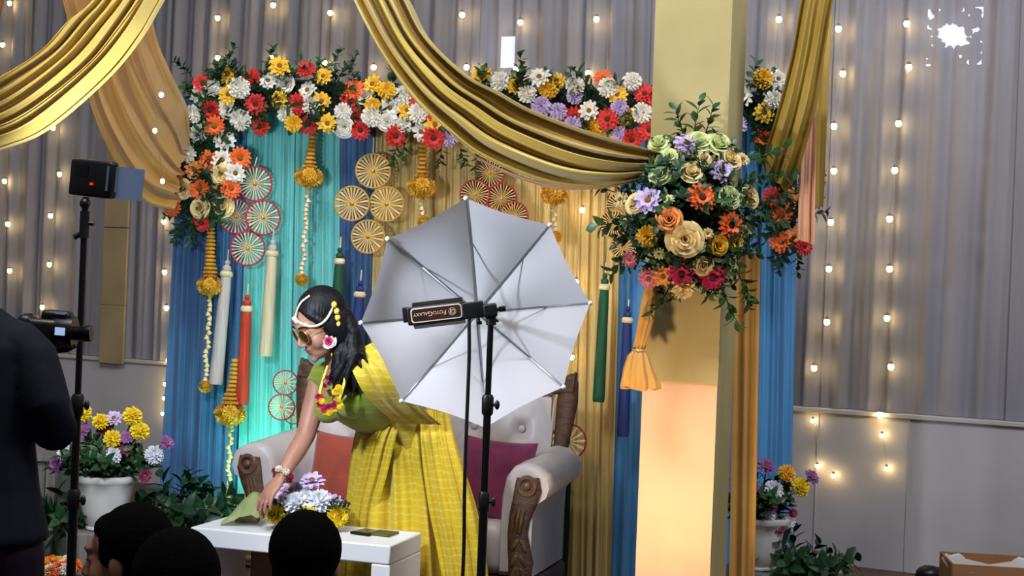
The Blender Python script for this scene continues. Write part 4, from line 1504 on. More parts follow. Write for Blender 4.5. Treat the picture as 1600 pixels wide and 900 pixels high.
def liner(u, v):
    a = 2 * PI * v
    ex, ey = math.copysign(abs(math.cos(a)) ** 0.35, math.cos(a)), math.copysign(abs(math.sin(a)) ** 0.35, math.sin(a))
    k = (1.03 + 0.01 * math.sin(9 * a)) - 0.10 * u
    z = bh - 0.03 + 0.10 * math.sin(PI * u) * 0.4 - 0.12 * u * u + 0.006 * math.sin(11 * a)
    q = Rb @ Vector((ex * bw / 2 * k, ey * bd / 2 * k, 0))
    return (bc.x + q.x, 7.0 + q.y, z)


MB().grid(liner, 6, 48).build('white_liner', M['paper'], bxr, auto=False)
bag = MB().ell(P(1452, 897, 7.4), (0.07, 0.06, 0.045), None, 8, 12)
bag.tube([P(1430, 900, 7.4), P(1445, 885, 7.4), P(1465, 888, 7.4), P(1480, 898, 7.4)], 0.008, 6)
o = bag.build('black_bag', M['black'])
tag(o, 'small black bag on the floor left of the cardboard box', 'bag')

# ------------------------------------------------------------------ photo umbrella, lamp and stand
UY = 4.86
uc = P(743, 489, UY)
UR = 180 * UY / F
UD = 0.15
um = empty('photo_umbrella', uc, 'white translucent photo umbrella with its open side towards the viewer', 'umbrella')


def uprof(t):
    """rib profile: radius and depth behind the rim plane"""
    a = t * math.radians(66)
    return math.sin(a) / math.sin(math.radians(66)), (math.cos(a) - math.cos(math.radians(66))) / (1 - math.cos(math.radians(66)))


def upt(t, ang, k=1.0, off=0.0):
    r, d = uprof(t)
    return uc + Vector((math.cos(ang) * r * UR * k, UD * d - off, math.sin(ang) * r * UR * k))


A0 = math.radians(9.3) - ROLL
for i in range(8):
    a, b = A0 + i * PI / 4, A0 + (i + 1) * PI / 4

    def fn(u, v, a=a, b=b):
        t = 0.02 + 0.98 * u
        p = upt(t, a).lerp(upt(t, b), v)
        c = uc + Vector((0, UD * uprof(t)[1], 0))
        s = math.sin(PI * v)
        return p + (c - p) * (0.022 * s * u ** 3) + Vector((0, -0.012 * s * math.sin(PI * u), 0))
    MB().grid(fn, 14, 12).build('canopy_panel', M['umbrella'], um, auto=False)
for i in range(8):
    a = A0 + i * PI / 4
    MB().tube([upt(0.02 + 0.98 * j / 10, a, 1.0, 0.006) for j in range(11)], 0.0026, 6).build('rib', M['steel'], um)
    p1 = upt(0.52, a, 1.0, 0.008)
    MB().tube([p1, uc + Vector((0, UD * 0.28, 0))], 0.0022, 6).build('stretcher', M['steel'], um)
    MB().ell(upt(1.0, a), (0.008, 0.008, 0.008), None, 6, 8).build('rib_tip', M['white_plastic'], um)
MB().tube([uc + Vector((0, UD + 0.03, 0)), P(748, 486, 4.5)], 0.0045, 8).build('shaft', M['chrome'], um)
MB().lathe([(0.004, -0.02), (0.012, -0.018), (0.012, 0.018), (0.004, 0.02)], uc + Vector((0, UD * 0.28, 0)), 12, Matrix.Rotation(PI / 2, 3, 'X')).build('runner', M['chrome'], um)

LY = 4.50
pA, pB = P(640, 494, LY), P(724, 484, LY)
e1 = (pB - pA).normalized()
e3 = Vector((0, -1, 0))
e3 = (e3 - e1 * e3.dot(e1)).normalized()
e2 = e3.cross(e1).normalized()
if e2.z < 0:
    e2 = -e2
RL = Matrix((e1, e2, e3)).transposed()
LK = LY / F


def lp(px, py, d=0.0):
    return P(px, py, LY) + e3 * d


vl = empty('video_light', lp(680, 489), 'black studio lamp with a rounded white-framed name plate on the stand', 'studio lamp')
MB().rbox(lp(682, 489.5, -0.02), (92 * LK, 29 * LK, 0.055), 0.006, RL).build('lamp_body', M['black'], vl)
MB().rbox(lp(634, 492, -0.02), (10 * LK, 24 * LK, 0.05), 0.004, RL).build('end_clip', M['black'], vl)
MB().rbox(lp(739, 484.5, -0.015), (34 * LK, 26 * LK, 0.05), 0.005, RL).build('bracket', M['black'], vl)
MB().box(lp(682, 472.5, -0.05), (80 * LK, 2 * LK, 0.03), RL @ Matrix.Rotation(0.35, 3, 'X')).build('barn_door', M['blackm'], vl)
MB().box(lp(686, 507, -0.05), (82 * LK, 2 * LK, 0.03), RL @ Matrix.Rotation(-0.35, 3, 'X')).build('barn_door', M['blackm'], vl)
MB().tube([lp(748, 497), lp(748.5, 503)], 0.004, 8).tube([lp(748.5, 502), lp(749, 507)], 0.009, 10).build('thumb_screw', M['black'], vl)
M['frame_w'] = mat('plate_frame', 'd9d2c6', 0.5)
M['plate'] = mat('plate_brown', '2c1712', 0.35, col2='45210f', scale=14)
M['plate_txt'] = mat('plate_lettering', 'cfc4b6', 0.5)


def rrect(w, h, r, n=5):
    pts = []
    for cx, cy, a0 in ((w / 2 - r, h / 2 - r, 0), (-w / 2 + r, h / 2 - r, PI / 2), (-w / 2 + r, -h / 2 + r, PI), (w / 2 - r, -h / 2 + r, 1.5 * PI)):
        for i in range(n + 1):
            a = a0 + PI / 2 * i / n
            pts.append((cx + r * math.cos(a), cy + r * math.sin(a)))
    return pts


def place(c, R):
    return Matrix.Translation(c) @ R.to_4x4()


pcn = lp(682, 489.3, 0.0078)
plate = MB().prism(rrect(80 * LK, 23 * LK, 5 * LK), 0.0012, place(pcn, RL)).build('name_plate', M['frame_w'], vl, smooth=False)
MB().prism(rrect(76.5 * LK, 19 * LK, 4 * LK), 0.0012, place(pcn + e3 * 0.0006, RL)).build('plate_field', M['plate'], plate, smooth=False)


def text_mesh(s, size):
    cu = bpy.data.curves.new('lettering', 'FONT')
    cu.body = s
    cu.size = size
    cu.extrude = 0.0004
    cu.align_x = 'LEFT'
    o = bpy.data.objects.new('lettering', cu)
    COL.objects.link(o)
    dg = bpy.context.evaluated_depsgraph_get()
    dg.update()
    me = bpy.data.meshes.new_from_object(o.evaluated_get(dg))
    bpy.data.objects.remove(o)
    w = max(v.co.x for v in me.vertices)
    return me, w


RU = Matrix((-e1, -e2, e3)).transposed()      # the plate is mounted upside down
tcur = -16 * LK
yb = -3.6 * LK
for s, k in (('F', 11.0), ('OTO', 7.8), ('G', 11.0), ('ALAXY', 7.8)):
    me, w = text_mesh(s, k * LK * 0.93)
    t = link('lettering', me, M['plate_txt'])
    t.matrix_world = place(pcn + e3 * 0.0021 + RU @ Vector((tcur, yb, 0)), RU)
    t.parent = plate
    t.matrix_parent_inverse = WM(plate).inverted()
    tcur += w + 0.6 * LK
em = MB()
ec = pcn + e3 * 0.0024 + RU @ Vector((-25 * LK, 0, 0))
em.torus(ec, 5.6 * LK, 0.0006, RL, 26, 5)
em.build('emblem_ring', M['plate_txt'], plate)
for s, k, dx, dy in (('G', 10, -4.6, -3.4), ('f', 11, 1.2, -4.2)):
    me, w = text_mesh(s, k * LK)
    t = link('emblem_letter', me, M['plate_txt'])
    t.matrix_world = place(ec + RU @ Vector((dx * LK, dy * LK, 0)), RU)
    t.parent = plate
    t.matrix_parent_inverse = WM(plate).inverted()


def stand(top, foot, r, label, collars, legs_z=0.55):
    """telescopic light stand: pole sections, collars with knobs, three legs"""
    root = empty('light_stand', (foot.x, foot.y, 0), label, 'light stand', 'black light stands')
    ax = (top - foot)

    def at(z):
        t = (z - foot.z) / (top.z - foot.z)
        return foot + ax * t
    zs = [top.z] + collars + [0.06]
    for i in range(len(zs) - 1):
        MB().tube([at(zs[i + 1]), at(zs[i])], r * (0.8 + 0.2 * i), 12).build('pole', M['blackm'], root)
    for i, z in enumerate(collars):
        c = MB()
        c.lathe([(r * 1.05, -0.035), (r * 1.5, -0.028), (r * 1.6, 0.02), (r * 1.2, 0.03)], at(z), 14)
        c.tube([at(z), at(z) + Vector((r * 2.2, -r * 0.6, 0))], r * 0.45, 8)
        c.ell(at(z) + Vector((r * 2.5, -r * 0.7, 0)), (r * 0.7, r * 0.7, r * 1.3), None, 6, 10)
        c.build('collar', M['black'], root)
    hub = at(legs_z)
    MB().lathe([(r, -0.03), (r * 1.8, -0.02), (r * 1.8, 0.02), (r, 0.03)], hub, 12).build('leg_hub', M['black'], root)
    for i in range(3):
        a = 0.6 + i * 2 * PI / 3
        d = Vector((math.cos(a), math.sin(a), 0))
        MB().tube([hub + d * 0.02, Vector((foot.x, foot.y, 0.015)) + d * 0.30], r * 0.55, 8).build('leg', M['blackm'], root)
        MB().tube([at(0.10) + d * 0.012, hub.lerp(Vector((foot.x, foot.y, 0.015)) + d * 0.30, 0.6)], r * 0.3, 6).build('brace', M['blackm'], root)
    return root


t1 = P(767, 500, LY)
st1 = stand(t1, Vector((t1.x, LY, 0)), 0.0118, 'black light stand carrying the white umbrella and lamp', [P(765, 632, LY).z, P(757, 783, LY).z], 0.45)
hd = MB()
hd.rbox(lp(766, 485), (22 * LK, 22 * LK, 0.045), 0.008, RL)
hd.tube([lp(767, 492), lp(767.5, 508)], 0.016, 12)
hd.tube([lp(774, 484), lp(781, 483)], 0.006, 8)
hd.rbox(lp(785, 482.5), (11 * LK, 9 * LK, 0.02), 0.004, RL)
hd.tube([lp(772, 497), lp(779, 503)], 0.004, 8)
hd.build('tilt_head', M['black'], st1)
cable = [P(733, 498, LY - 0.02), P(733, 560, LY - 0.02), P(730, 640, LY - 0.02), P(726, 760, LY - 0.02), P(724, 880, LY - 0.01)]
cz = cable[-1].copy()
cable += [Vector((cz.x - 0.005, LY, 0.2)), Vector((cz.x + 0.03, LY - 0.02, 0.012)), Vector((cz.x + 0.25, LY - 0.15, 0.008)), Vector((cz.x + 0.6, LY - 0.1, 0.008))]
cb = MB().tube([crom(cable, i / 60) for i in range(61)], 0.0058, 8).build('power_cable', M['black'])
tag(cb, 'thin black power cable hanging from the studio lamp', 'cable')

# led panel on the left stand
PYY = 4.12
t2 = P(133, 322, PYY)
st2 = stand(t2, Vector((t2.x, PYY, 0)), 0.0115, 'tall black light stand behind the photographer carrying the LED panel', [P(117, 632, PYY).z, P(103, 780, PYY).z], 0.45)
hk = PYY / F
sp_ = MB()
sp_.tube([P(131, 372, PYY), P(133, 330, PYY)], 0.014, 12)
sp_.tube([P(133, 335, PYY), P(134, 308, PYY)], 0.009, 10)
sp_.ell(P(133, 318, PYY), (0.016, 0.016, 0.016), None, 8, 10)
sp_.tube([P(133, 348, PYY), P(147, 350, PYY)], 0.006, 8)
sp_.tube([P(130, 362, PYY), P(116, 371, PYY)], [0.005, 0.009], 8)
sp_.build('swivel_head', M['black'], st2)
lpn = empty('led_panel', P(143, 306, PYY), 'black LED video panel with a red button on the left stand', 'LED panel')
yawp = math.radians(-28)
RP = Matrix.Rotation(yawp, 3, 'Z') @ Matrix.Rotation(math.radians(4.5), 3, 'Y')
pcx = P(146, 279, PYY)
MB().rbox(pcx, (0.158, 0.034, 0.104), 0.010, RP).build('panel_body', M['black'], lpn)
bz = MB()
for k in range(3):
    bz.box(pcx + RP @ Vector((0.070 + 0.004 * k, -0.018 + 0.012 * k, 0.004)), (0.004, 0.006, 0.07), RP)
bz.build('heat_fins', mat('grey_fin', '5a6478', 0.4), lpn)
MB().rbox(pcx + RP @ Vector((0.012, -0.0175, -0.016)), (0.012, 0.006, 0.007), 0.002, RP).build('red_button', mat('red_led', 'a01410', 0.4, emit='ff2a10', estr=0.8), lpn)
MB().box(pcx + RP @ Vector((-0.03, -0.0172, 0.02)), (0.05, 0.003, 0.03), RP).build('back_plate', M['blackm'], lpn)
MB().box(pcx + RP @ Vector((0, 0.0172, 0)), (0.128, 0.003, 0.08), RP).build('led_face', mat('led_face', 'ffffff', 0.5, emit='dfe8ff', estr=12), lpn)
flap = MB().box(pcx + RP @ Vector((0.084, 0.056, -0.004)), (0.004, 0.085, 0.090), RP @ Matrix.Rotation(math.radians(-18), 3, 'Z')).build('diffuser_flap', mat('blue_grey_diffuser', '6a7a94', 0.35, transl=0.05), lpn)
lf = pcx + RP @ Vector((0, 0.03, 0))
l = lamp('led_panel_light', 'AREA', lf, lf + RP @ Vector((0.05, 1, -0.10)), 38, (0.78, 0.88, 1.0), 0.13)


# ------------------------------------------------------------------ people
def hv(c, f, u):
    f = f.normalized()
    u = (u - f * u.dot(f)).normalized()
    s = f.cross(u).normalized()          # the person's right... negated below
    left = u.cross(f).normalized()
    R = Matrix((left, f, u)).transposed()
    return lambda x, y, z: c + R @ Vector((x, y, z)), R


def add_head(mb, H, R, k=1.0):
    def E(c, r, q=None):
        mb.ell(H(*[x * k for x in c]), [x * k for x in r], R if q is None else R @ q, 14, 18)
    E((0, -0.012, 0.032), (0.074, 0.094, 0.088))
    E((0, 0.030, -0.028), (0.061, 0.066, 0.082))
    E((0, 0.046, -0.080), (0.044, 0.044, 0.036))
    E((0, 0.083, -0.104), (0.018, 0.014, 0.014))
    E((0, 0.080, 0.030), (0.048, 0.018, 0.014))
    for s in (-1, 1):
        E((s * 0.032, 0.060, -0.036), (0.028, 0.024, 0.036))
        E((s * 0.0735, -0.006, -0.016), (0.010, 0.020, 0.032))
        E((s * 0.010, 0.101, -0.038), (0.0085, 0.010, 0.0075))
        E((s * 0.031, 0.078, 0.006), (0.014, 0.012, 0.010))
    mb.tube([H(0, 0.088 * k, 0.016 * k), H(0, 0.104 * k, -0.012 * k), H(0, 0.117 * k, -0.032 * k)], [0.008 * k, 0.009 * k, 0.010 * k], 10)
    E((0, 0.112, -0.034), (0.011, 0.011, 0.009))
    E((0, 0.088, -0.060), (0.022, 0.012, 0.008))
    E((0, 0.087, -0.072), (0.019, 0.011, 0.008))


def add_hand(mb, wrist, d, nrm, curl, side=1, k=1.0):
    """palm, four unequal fingers and a thumb; d: hand direction, nrm: back of the hand"""
    d = d.normalized()
    nrm = (nrm - d * nrm.dot(d)).normalized()
    s = d.cross(nrm).normalized() * side       # towards the little finger
    R = Matrix((s, d, nrm)).transposed()
    mb.ell(wrist + d * 0.045 * k, (0.038 * k, 0.052 * k, 0.015 * k), R, 10, 14)
    mb.tube([wrist - d * 0.02 * k, wrist + d * 0.03 * k], 0.024 * k, 12, s, True, 0.72)
    for i, (off, L) in enumerate(((-0.030, 0.072), (-0.0105, 0.082), (0.010, 0.076), (0.029, 0.060))):
        p = wrist + d * (0.082 - abs(off) * 0.25) * k + s * off * k
        pts, rr = [p - d * 0.02 * k], [0.0085 * k]
        ang = 0.15
        dd = d
        for q, fr_ in enumerate((0.45, 0.32, 0.23)):
            ang += curl * (0.5 + 0.3 * q)
            dd = (d * math.cos(ang) - nrm * math.sin(ang) + s * off * 4.0).normalized()
            pts.append(p)
            rr.append((0.0088 - 0.0008 * q) * k)
            p = p + dd * (L * fr_ * k)
        pts.append(p)
        rr.append(0.0055 * k)
        mb.tube(pts, rr, 8)
    p = wrist + d * 0.018 * k - s * 0.022 * k
    q1 = p + (d * 0.6 - s * 0.75 - nrm * 0.25).normalized() * 0.036 * k
    q2 = q1 + (d * 0.85 - s * 0.25 - nrm * 0.45).normalized() * 0.028 * k
    q3 = q2 + (d * 0.9 - nrm * 0.5).normalized() * 0.022 * k
    mb.tube([p, q1, q2, q3], [0.014 * k, 0.0105 * k, 0.0095 * k, 0.006 * k], 8)


# --- the woman in the yellow saree
hc_ = P(502, 506, 5.42)
hf = Vector((-0.72, -0.50, -0.48)).normalized()
hu = Vector((-0.39, -0.27, 0.877))
H, HR = hv(hc_, hf, hu)
shR, shL = P(503, 590, 5.62), P(574, 572, 5.45)
nb = P(531, 568, 5.50)
pel, wai, che, upc = P(630, 672, 5.80), P(596, 645, 5.70), P(556, 609, 5.57), P(536, 586, 5.53)
sax = (shL - shR).normalized()
TP, TRd, TFl = [pel, wai, che, upc], [0.165, 0.128, 0.150, 0.135], [0.80, 0.78, 0.76, 0.62]
elR, wrR = P(477, 682, 5.53), P(438, 748, 5.40)
elL, wrL = P(632, 622, 5.56), P(672, 660, 5.74)
b = MB()
add_head(b, H, HR, 1.0)
b.tube([H(0, -0.02, -0.03), H(0, -0.02, -0.09), nb, nb + (upc - nb) * 0.8], [0.050, 0.047, 0.054, 0.07], 14)
b.tube([crom(TP, i / 10) for i in range(11)], [TRd[0] + (0) if False else (crom([Vector((r, 0, 0)) for r in TRd], i / 10)).x for i in range(11)], 20, sax, True,
       [(crom([Vector((r, 0, 0)) for r in TFl], i / 10)).x for i in range(11)])
b.tube([upc.lerp(shR, 0.2), shR, shR.lerp(elR, 0.5), elR, elR.lerp(wrR, 0.35), wrR], [0.060, 0.052, 0.044, 0.037, 0.036, 0.024], 14)
b.tube([upc.lerp(shL, 0.2), shL, shL.lerp(elL, 0.5), elL, elL.lerp(wrL, 0.35), wrL], [0.060, 0.052, 0.044, 0.037, 0.036, 0.024], 14)
add_hand(b, wrR, P(408, 786, 5.34) - wrR, Vector((-0.35, -0.35, 0.85)), 0.35, -1)
add_hand(b, wrL, Vector((0.1, 0.1, -1)), Vector((0.8, -0.5, 0)), 0.3, 1)
hipc = Vector((pel.x, pel.y, pel.z))
for s in (-1, 1):
    o_ = sax * (0.085 * s)
    b.tube([pel + o_ * 0.8, Vector((pel.x, 5.78, 0.5)) + o_, Vector((pel.x + 0.01, 5.80, 0.08)) + o_], [0.10, 0.060, 0.038], 12)
    b.tube([Vector((pel.x + 0.01, 5.82, 0.035)) + o_, Vector((pel.x - 0.10, 5.70, 0.03)) + o_], [0.04, 0.03], 10)
wme = fuse(b, 0.0048, 4, 'woman')
woman = link('person', wme, M['skin'])
tag(woman, 'woman in yellow saree with flower jewellery bending over the white table', 'person')


def band_col(name, c1, c2, c3):
    m = mat(name, c1, 0.55, col2=c2, scale=5, sheen=0.3)
    nt = m.node_tree
    N, L = nt.nodes, nt.links
    bs = N['Principled BSDF']
    src = bs.inputs['Base Color'].links[0].from_socket
    tc = N.new('ShaderNodeTexCoord')
    wv = N.new('ShaderNodeTexWave')
    wv.wave_type = 'BANDS'
    wv.bands_direction = 'Z'
    wv.inputs['Scale'].default_value = 11.0
    wv.inputs['Distortion'].default_value = 3.0
    wv.inputs['Detail'].default_value = 2
    wv.inputs['Detail Scale'].default_value = 2.5
    L.new(tc.outputs['Object'], wv.inputs['Vector'])
    rp = N.new('ShaderNodeValToRGB')
    rp.color_ramp.elements[0].position = 0.80
    rp.color_ramp.elements[0].color = (0, 0, 0, 1)
    rp.color_ramp.elements[1].position = 0.93
    rp.color_ramp.elements[1].color = (0.32, 0.32, 0.32, 1)
    L.new(wv.outputs['Fac'], rp.inputs['Fac'])
    nz = N.new('ShaderNodeTexNoise')
    nz.inputs['Scale'].default_value = 14
    L.new(tc.outputs['Object'], nz.inputs['Vector'])
    ml = N.new('ShaderNodeMath')
    ml.operation = 'MULTIPLY'
    L.new(rp.outputs[0], ml.inputs[0])
    L.new(nz.outputs['Fac'], ml.inputs[1])
    mx = N.new('ShaderNodeMix')
    mx.data_type = 'RGBA'
    L.new(ml.outputs[0], mx.inputs['Factor'])
    L.new(src, mx.inputs['A'])
    mx.inputs['B'].default_value = lin(c3)
    L.new(mx.outputs['Result'], bs.inputs['Base Color'])
    return m


M['saree'] = band_col('yellow_saree', 'd0b40e', 'c4a408', 'efe6a0')
M['saree_top'] = band_col('yellow_saree_sheer', 'bda41a', 'ab9414', 'e0dca0')
M['blouse'] = band_col('green_yellow_blouse', '76901f', '928f1a', 'a8b878')
# blouse: follows the torso from waist to shoulders
bl = MB()
n_ = 8
bl.tube([crom(TP, 0.42 + 0.58 * i / n_) for i in range(n_ + 1)], [crom([Vector((r, 0, 0)) for r in TRd], 0.42 + 0.58 * i / n_).x + 0.010 for i in range(n_ + 1)], 24, sax, True,
        [crom([Vector((r, 0, 0)) for r in TFl], 0.42 + 0.58 * i / n_).x * 1.04 for i in range(n_ + 1)])
bl.tube([upc.lerp(shR, 0.1), shR, shR.lerp(elR, 0.12)], [0.068, 0.060, 0.056], 14)
bl.tube([upc.lerp(shL, 0.1), shL, shL.lerp(elL, 0.6)], [0.068, 0.061, 0.054], 14)
for sg in (-1, 1):
    bl.ell(che + sax * (0.065 * sg) + Vector((-0.055, -0.05, -0.055)), (0.062, 0.062, 0.062), None, 10, 14)
link('blouse', fuse(bl, 0.006, 6, 'blouse'), M['blouse'], woman)


# saree skirt
def skirt(u, v):
    ks = [(632, 648, 62, 0.115), (632, 672, 70, 0.140), (634, 710, 78, 0.155), (640, 780, 92, 0.170), (643, 860, 100, 0.185), (645, 1000, 112, 0.20)]
    pts = [Vector(q) for q in [(a_, b_, c_) for a_, b_, c_, d_ in ks]]
    w = crom(pts, u)
    ry = crom([Vector((q[3], 0, 0)) for q in ks], u).x
    yc = 5.785
    c = P(w.x, w.y, yc)
    if u > 0.999 or c.z < 0.015:
        c.z = max(c.z, 0.012)
    a = 2 * PI * v
    rx = w.z * yc / F
    f = fold(v, 15, 1.3 + 1.2 * u) * (0.012 + 0.030 * u) + 0.02 * u * noise.noise(Vector((math.cos(a) * 2, math.sin(a) * 2, u * 3)))
    return c + Vector(((rx + f) * math.cos(a), (ry + f) * math.sin(a), 0))


MB().grid(skirt, 40, 220).build('saree_skirt', M['saree'], woman, auto=False)


# saree end wrapped over the torso
def wrap(u, v):
    t = 0.02 + 0.94 * u
    p = crom(TP, t)
    d = (crom(TP, min(1, t + 0.02)) - crom(TP, max(0, t - 0.02))).normalized()
    a_, b_ = frame_of(d, sax)
    r = crom([Vector((q, 0, 0)) for q in TRd], t).x + 0.020 + 0.006 * math.sin(34 * v + 5 * u) + 0.004 * math.sin(60 * v)
    fl = crom([Vector((q, 0, 0)) for q in TFl], t).x * 1.06
    lo, hi = -1.15 + 0.9 * u, 2.6
    ang = lo + (hi - lo) * v
    # angle 0 points to her left side; the frame's second axis gives front/back
    sgn = 1 if b_.z > 0 else -1
    return p + a_ * (math.cos(ang) * r) + b_ * (sgn * math.sin(ang) * r * fl)


MB().grid(wrap, 26, 40).build('saree_wrap', M['saree_top'], woman, auto=False)
# over-the-shoulder piece and front pleats hanging free
swag('saree_shoulder_fold', [((540, 556), (582, 535)), ((550, 580), (616, 566)), ((566, 612), (642, 604)), ((592, 640), (664, 640)), ((616, 660), (690, 664))],
     [5.43, 5.375, 5.385, 5.46, 5.57], 3.2, 0.012, M['saree_top'], parent=woman, nu=24, nv=30, seed=31)
swag('saree_front_fold', [((637, 620), (628, 630)), ((627, 650), (598, 662)), ((618, 690), (572, 690)), ((606, 740), (560, 735)), ((590, 796), (548, 792)), ((585, 850), (545, 850))],
     [5.60, 5.60, 5.59, 5.60, 5.63, 5.66], 2.4, 0.012, M['saree'], parent=woman, nu=40, nv=44, seed=32)
swag('saree_side_fold', [((655, 638), (702, 646)), ((658, 690), (710, 690)), ((663, 740), (722, 735)), ((672, 800), (738, 795)), ((682, 850), (748, 850)), ((690, 900), (754, 900)), ((700, 985), (765, 985))],
     [5.64, 5.60, 5.585, 5.575, 5.57, 5.56, 5.55], 3.0, 0.016, M['saree'], parent=woman, nu=44, nv=50, seed=33)

# hair
hr = MB()
hr.ell(H(0, -0.024, 0.043), (0.087, 0.097, 0.095), HR, 18, 24)
for s in (-1, 1):
    hr.ell(H(s * 0.060, -0.028, -0.020), (0.033, 0.056, 0.085), HR, 14, 16)
    hr.tube([H(s * 0.004, 0.050, 0.094), H(s * 0.040, 0.052, 0.070), H(s * 0.066, 0.026, 0.03), H(s * 0.072, -0.0, -0.04)], [0.010, 0.013, 0.015, 0.018], 10)
hr.ell(H(0, -0.075, -0.04), (0.070, 0.055, 0.09), HR, 14, 16)
rh = random.Random(4)
for k in range(46):
    a = rh.uniform(-1.0, 1.2)
    st_ = H(0.068 * math.sin(a) + 0.01, -0.085 * math.cos(a * 0.7), rh.uniform(-0.05, 0.03))
    x1, x2 = 520 + 42 * rh.random(), 512 + 50 * rh.random()
    yy = 5.36 + 0.06 * rh.random()
    e = P(x2, 585 + 34 * rh.random(), yy)
    m1 = P(x1 + 4, 548 + rh.uniform(-6, 8), yy + 0.01)
    hr.tube([st_, st_.lerp(m1, 0.55) + Vector((0.01, 0, 0.01)), m1, m1.lerp(e, 0.5) + Vector((rh.uniform(-.012, .012), 0, 0)), e], [0.017, 0.018, 0.015, 0.011, 0.003], 8)
for (x, y) in ((572, 590), (578, 575), (566, 602), (560, 608)):
    p0, p1 = P(545, 545, 5.40), P(x - 10, y - 22, 5.38)
    hr.tube([p0, p1, P(x, y, 5.38)], [0.012, 0.008, 0.0025], 8)
link('hair', fuse(hr, 0.0042, 2, 'hair'), M['hair'], woman)


def onhead(px, py, gro=1.0, c=None, r=None):
    """point of the hair/forehead ellipsoid under a pixel"""
    c = c or H(0, -0.012, 0.034)
    r = r or (0.088 * gro, 0.102 * gro, 0.102 * gro)
    o = Vector((0, 0, EYE))
    d = (P(px, py, 1.0) - o).normalized()
    Ri = HR.transposed()
    oo, dd = Ri @ (o - c), Ri @ d
    oo = Vector([oo[i] / r[i] for i in range(3)])
    dd = Vector([dd[i] / r[i] for i in range(3)])
    A, B, C_ = dd.dot(dd), 2 * oo.dot(dd), oo.dot(oo) - 1
    D = B * B - 4 * A * C_
    t = (-B - math.sqrt(D)) / (2 * A) if D > 0 else -B / (2 * A)
    return o + d * t


M['pearl'] = mat('white_bead_band', 'd6d0c0', 0.45, bump=0.4, bscale=160)
M['yb'] = mat('yellow_bud', 'd9cc4a', 0.6)
M['mb'] = mat('magenta_bud', '96204e', 0.6)
hj = MB()
hj.tube([crom([onhead(x, y) for x, y in ((462, 500), (472, 506), (485, 510), (500, 507), (512, 496), (521, 478))], i / 24) for i in range(25)], 0.0046, 8)
hj.tube([crom([onhead(x, y) for x, y in ((461, 499), (464, 485), (471, 472), (484, 462))], i / 18) for i in range(19)], 0.0040, 8)
band = hj.build('bead_band', M['pearl'], woman)
jw = MB()
jc = onhead(461, 501)
jw.ell(jc, (0.017, 0.010, 0.017), HR, 8, 12)
jw.build('forehead_flower', M['pearl'], woman)
MB().ell(jc + hf * 0.007, (0.009, 0.008, 0.010), HR, 8, 10).build('forehead_jewel', M['mb'], woman)
ys_ = [(522, 476), (526, 486), (527.5, 496), (528, 506), (526, 516), (523, 525)]
eb, em_ = MB(), MB()
for i, (x, y) in enumerate(ys_):
    eb.ell(onhead(x, y, 1.06), (0.0105, 0.0105, 0.0125), None, 8, 10)
    em_.ell(onhead(x + 1, y + 5, 1.06), (0.0085, 0.0085, 0.004), None, 6, 10)
lo_ = onhead(521, 553, 1.05)
eb.ell(lo_, (0.011, 0.011, 0.011), None, 8, 10)
eb.tube([onhead(522, 535, 1.06), lo_], 0.0028, 6)
eb.build('ear_bud_strand', M['yb'], woman)
em_.build('ear_bud_rings', M['mb'], woman)
MB().tube([crom([onhead(x, y, 1.07) for x, y in ((529, 512), (532, 525), (531, 537), (526, 541))], i / 12) for i in range(13)], 0.0035, 8).build('ear_loop', M['pearl'], woman)
ef = onhead(515, 533, 1.2)
f1 = flower(empty('tmp', (0, 0, 0)), ef, (-0.2, -1, 0.1), 0.027, 'rose', 'white')
f2 = flower(f1.parent, ef + Vector((-0.002, -0.012, 0)), (-0.2, -1, 0.1), 0.016, 'rose', 'magenta')
tmp = f1.parent
for f_ in (f1, f2):
    f_.name = 'ear_flower'
    f_.parent = woman
bpy.data.objects.remove(tmp)

# sunglasses, brows, lips
M['lens'] = mat('brown_lens', '2a1a10', 0.08, col2='46321c', scale=20, spec=0.8)
gl, gf = MB(), MB()
RX = Matrix.Rotation(PI / 2, 3, 'X')
for s in (-1, 1):
    c = H(s * 0.033, 0.104 - 0.004, 0.000)
    q = HR @ Matrix.Rotation(-s * 0.18, 3, 'Z') @ RX
    gl.ell(c, (0.027, 0.0245, 0.003), q, 6, 18)
    gf.torus(c, 0.0265, 0.0014, q, 26, 5)
    gf.tube([H(s * 0.058, 0.092, 0.006), H(s * 0.074, 0.04, 0.006), H(s * 0.078, -0.01, 0.0)], 0.0014, 5)
gf.tube([H(-0.008, 0.107, 0.004), H(0, 0.109, 0.008), H(0.008, 0.107, 0.004)], 0.0014, 5)
sg = gl.build('sunglasses', M['lens'], woman)
gf.build('glasses_frame', M['goldbead'], sg)
br = MB()
for s in (-1, 1):
    br.tube([H(s * 0.014, 0.096, 0.030), H(s * 0.034, 0.094, 0.036), H(s * 0.054, 0.078, 0.030)], [0.003, 0.0036, 0.0015], 6)
br.build('eyebrows', M['hair'], woman)
lpm = MB()
lpm.ell(H(0, 0.0945, -0.0605), (0.019, 0.006, 0.0042), HR, 8, 12)
lpm.ell(H(0, 0.0925, -0.0695), (0.016, 0.006, 0.0048), HR, 8, 12)
lpm.build('lips', mat('rose_lips', '7c3a38', 0.45), woman)

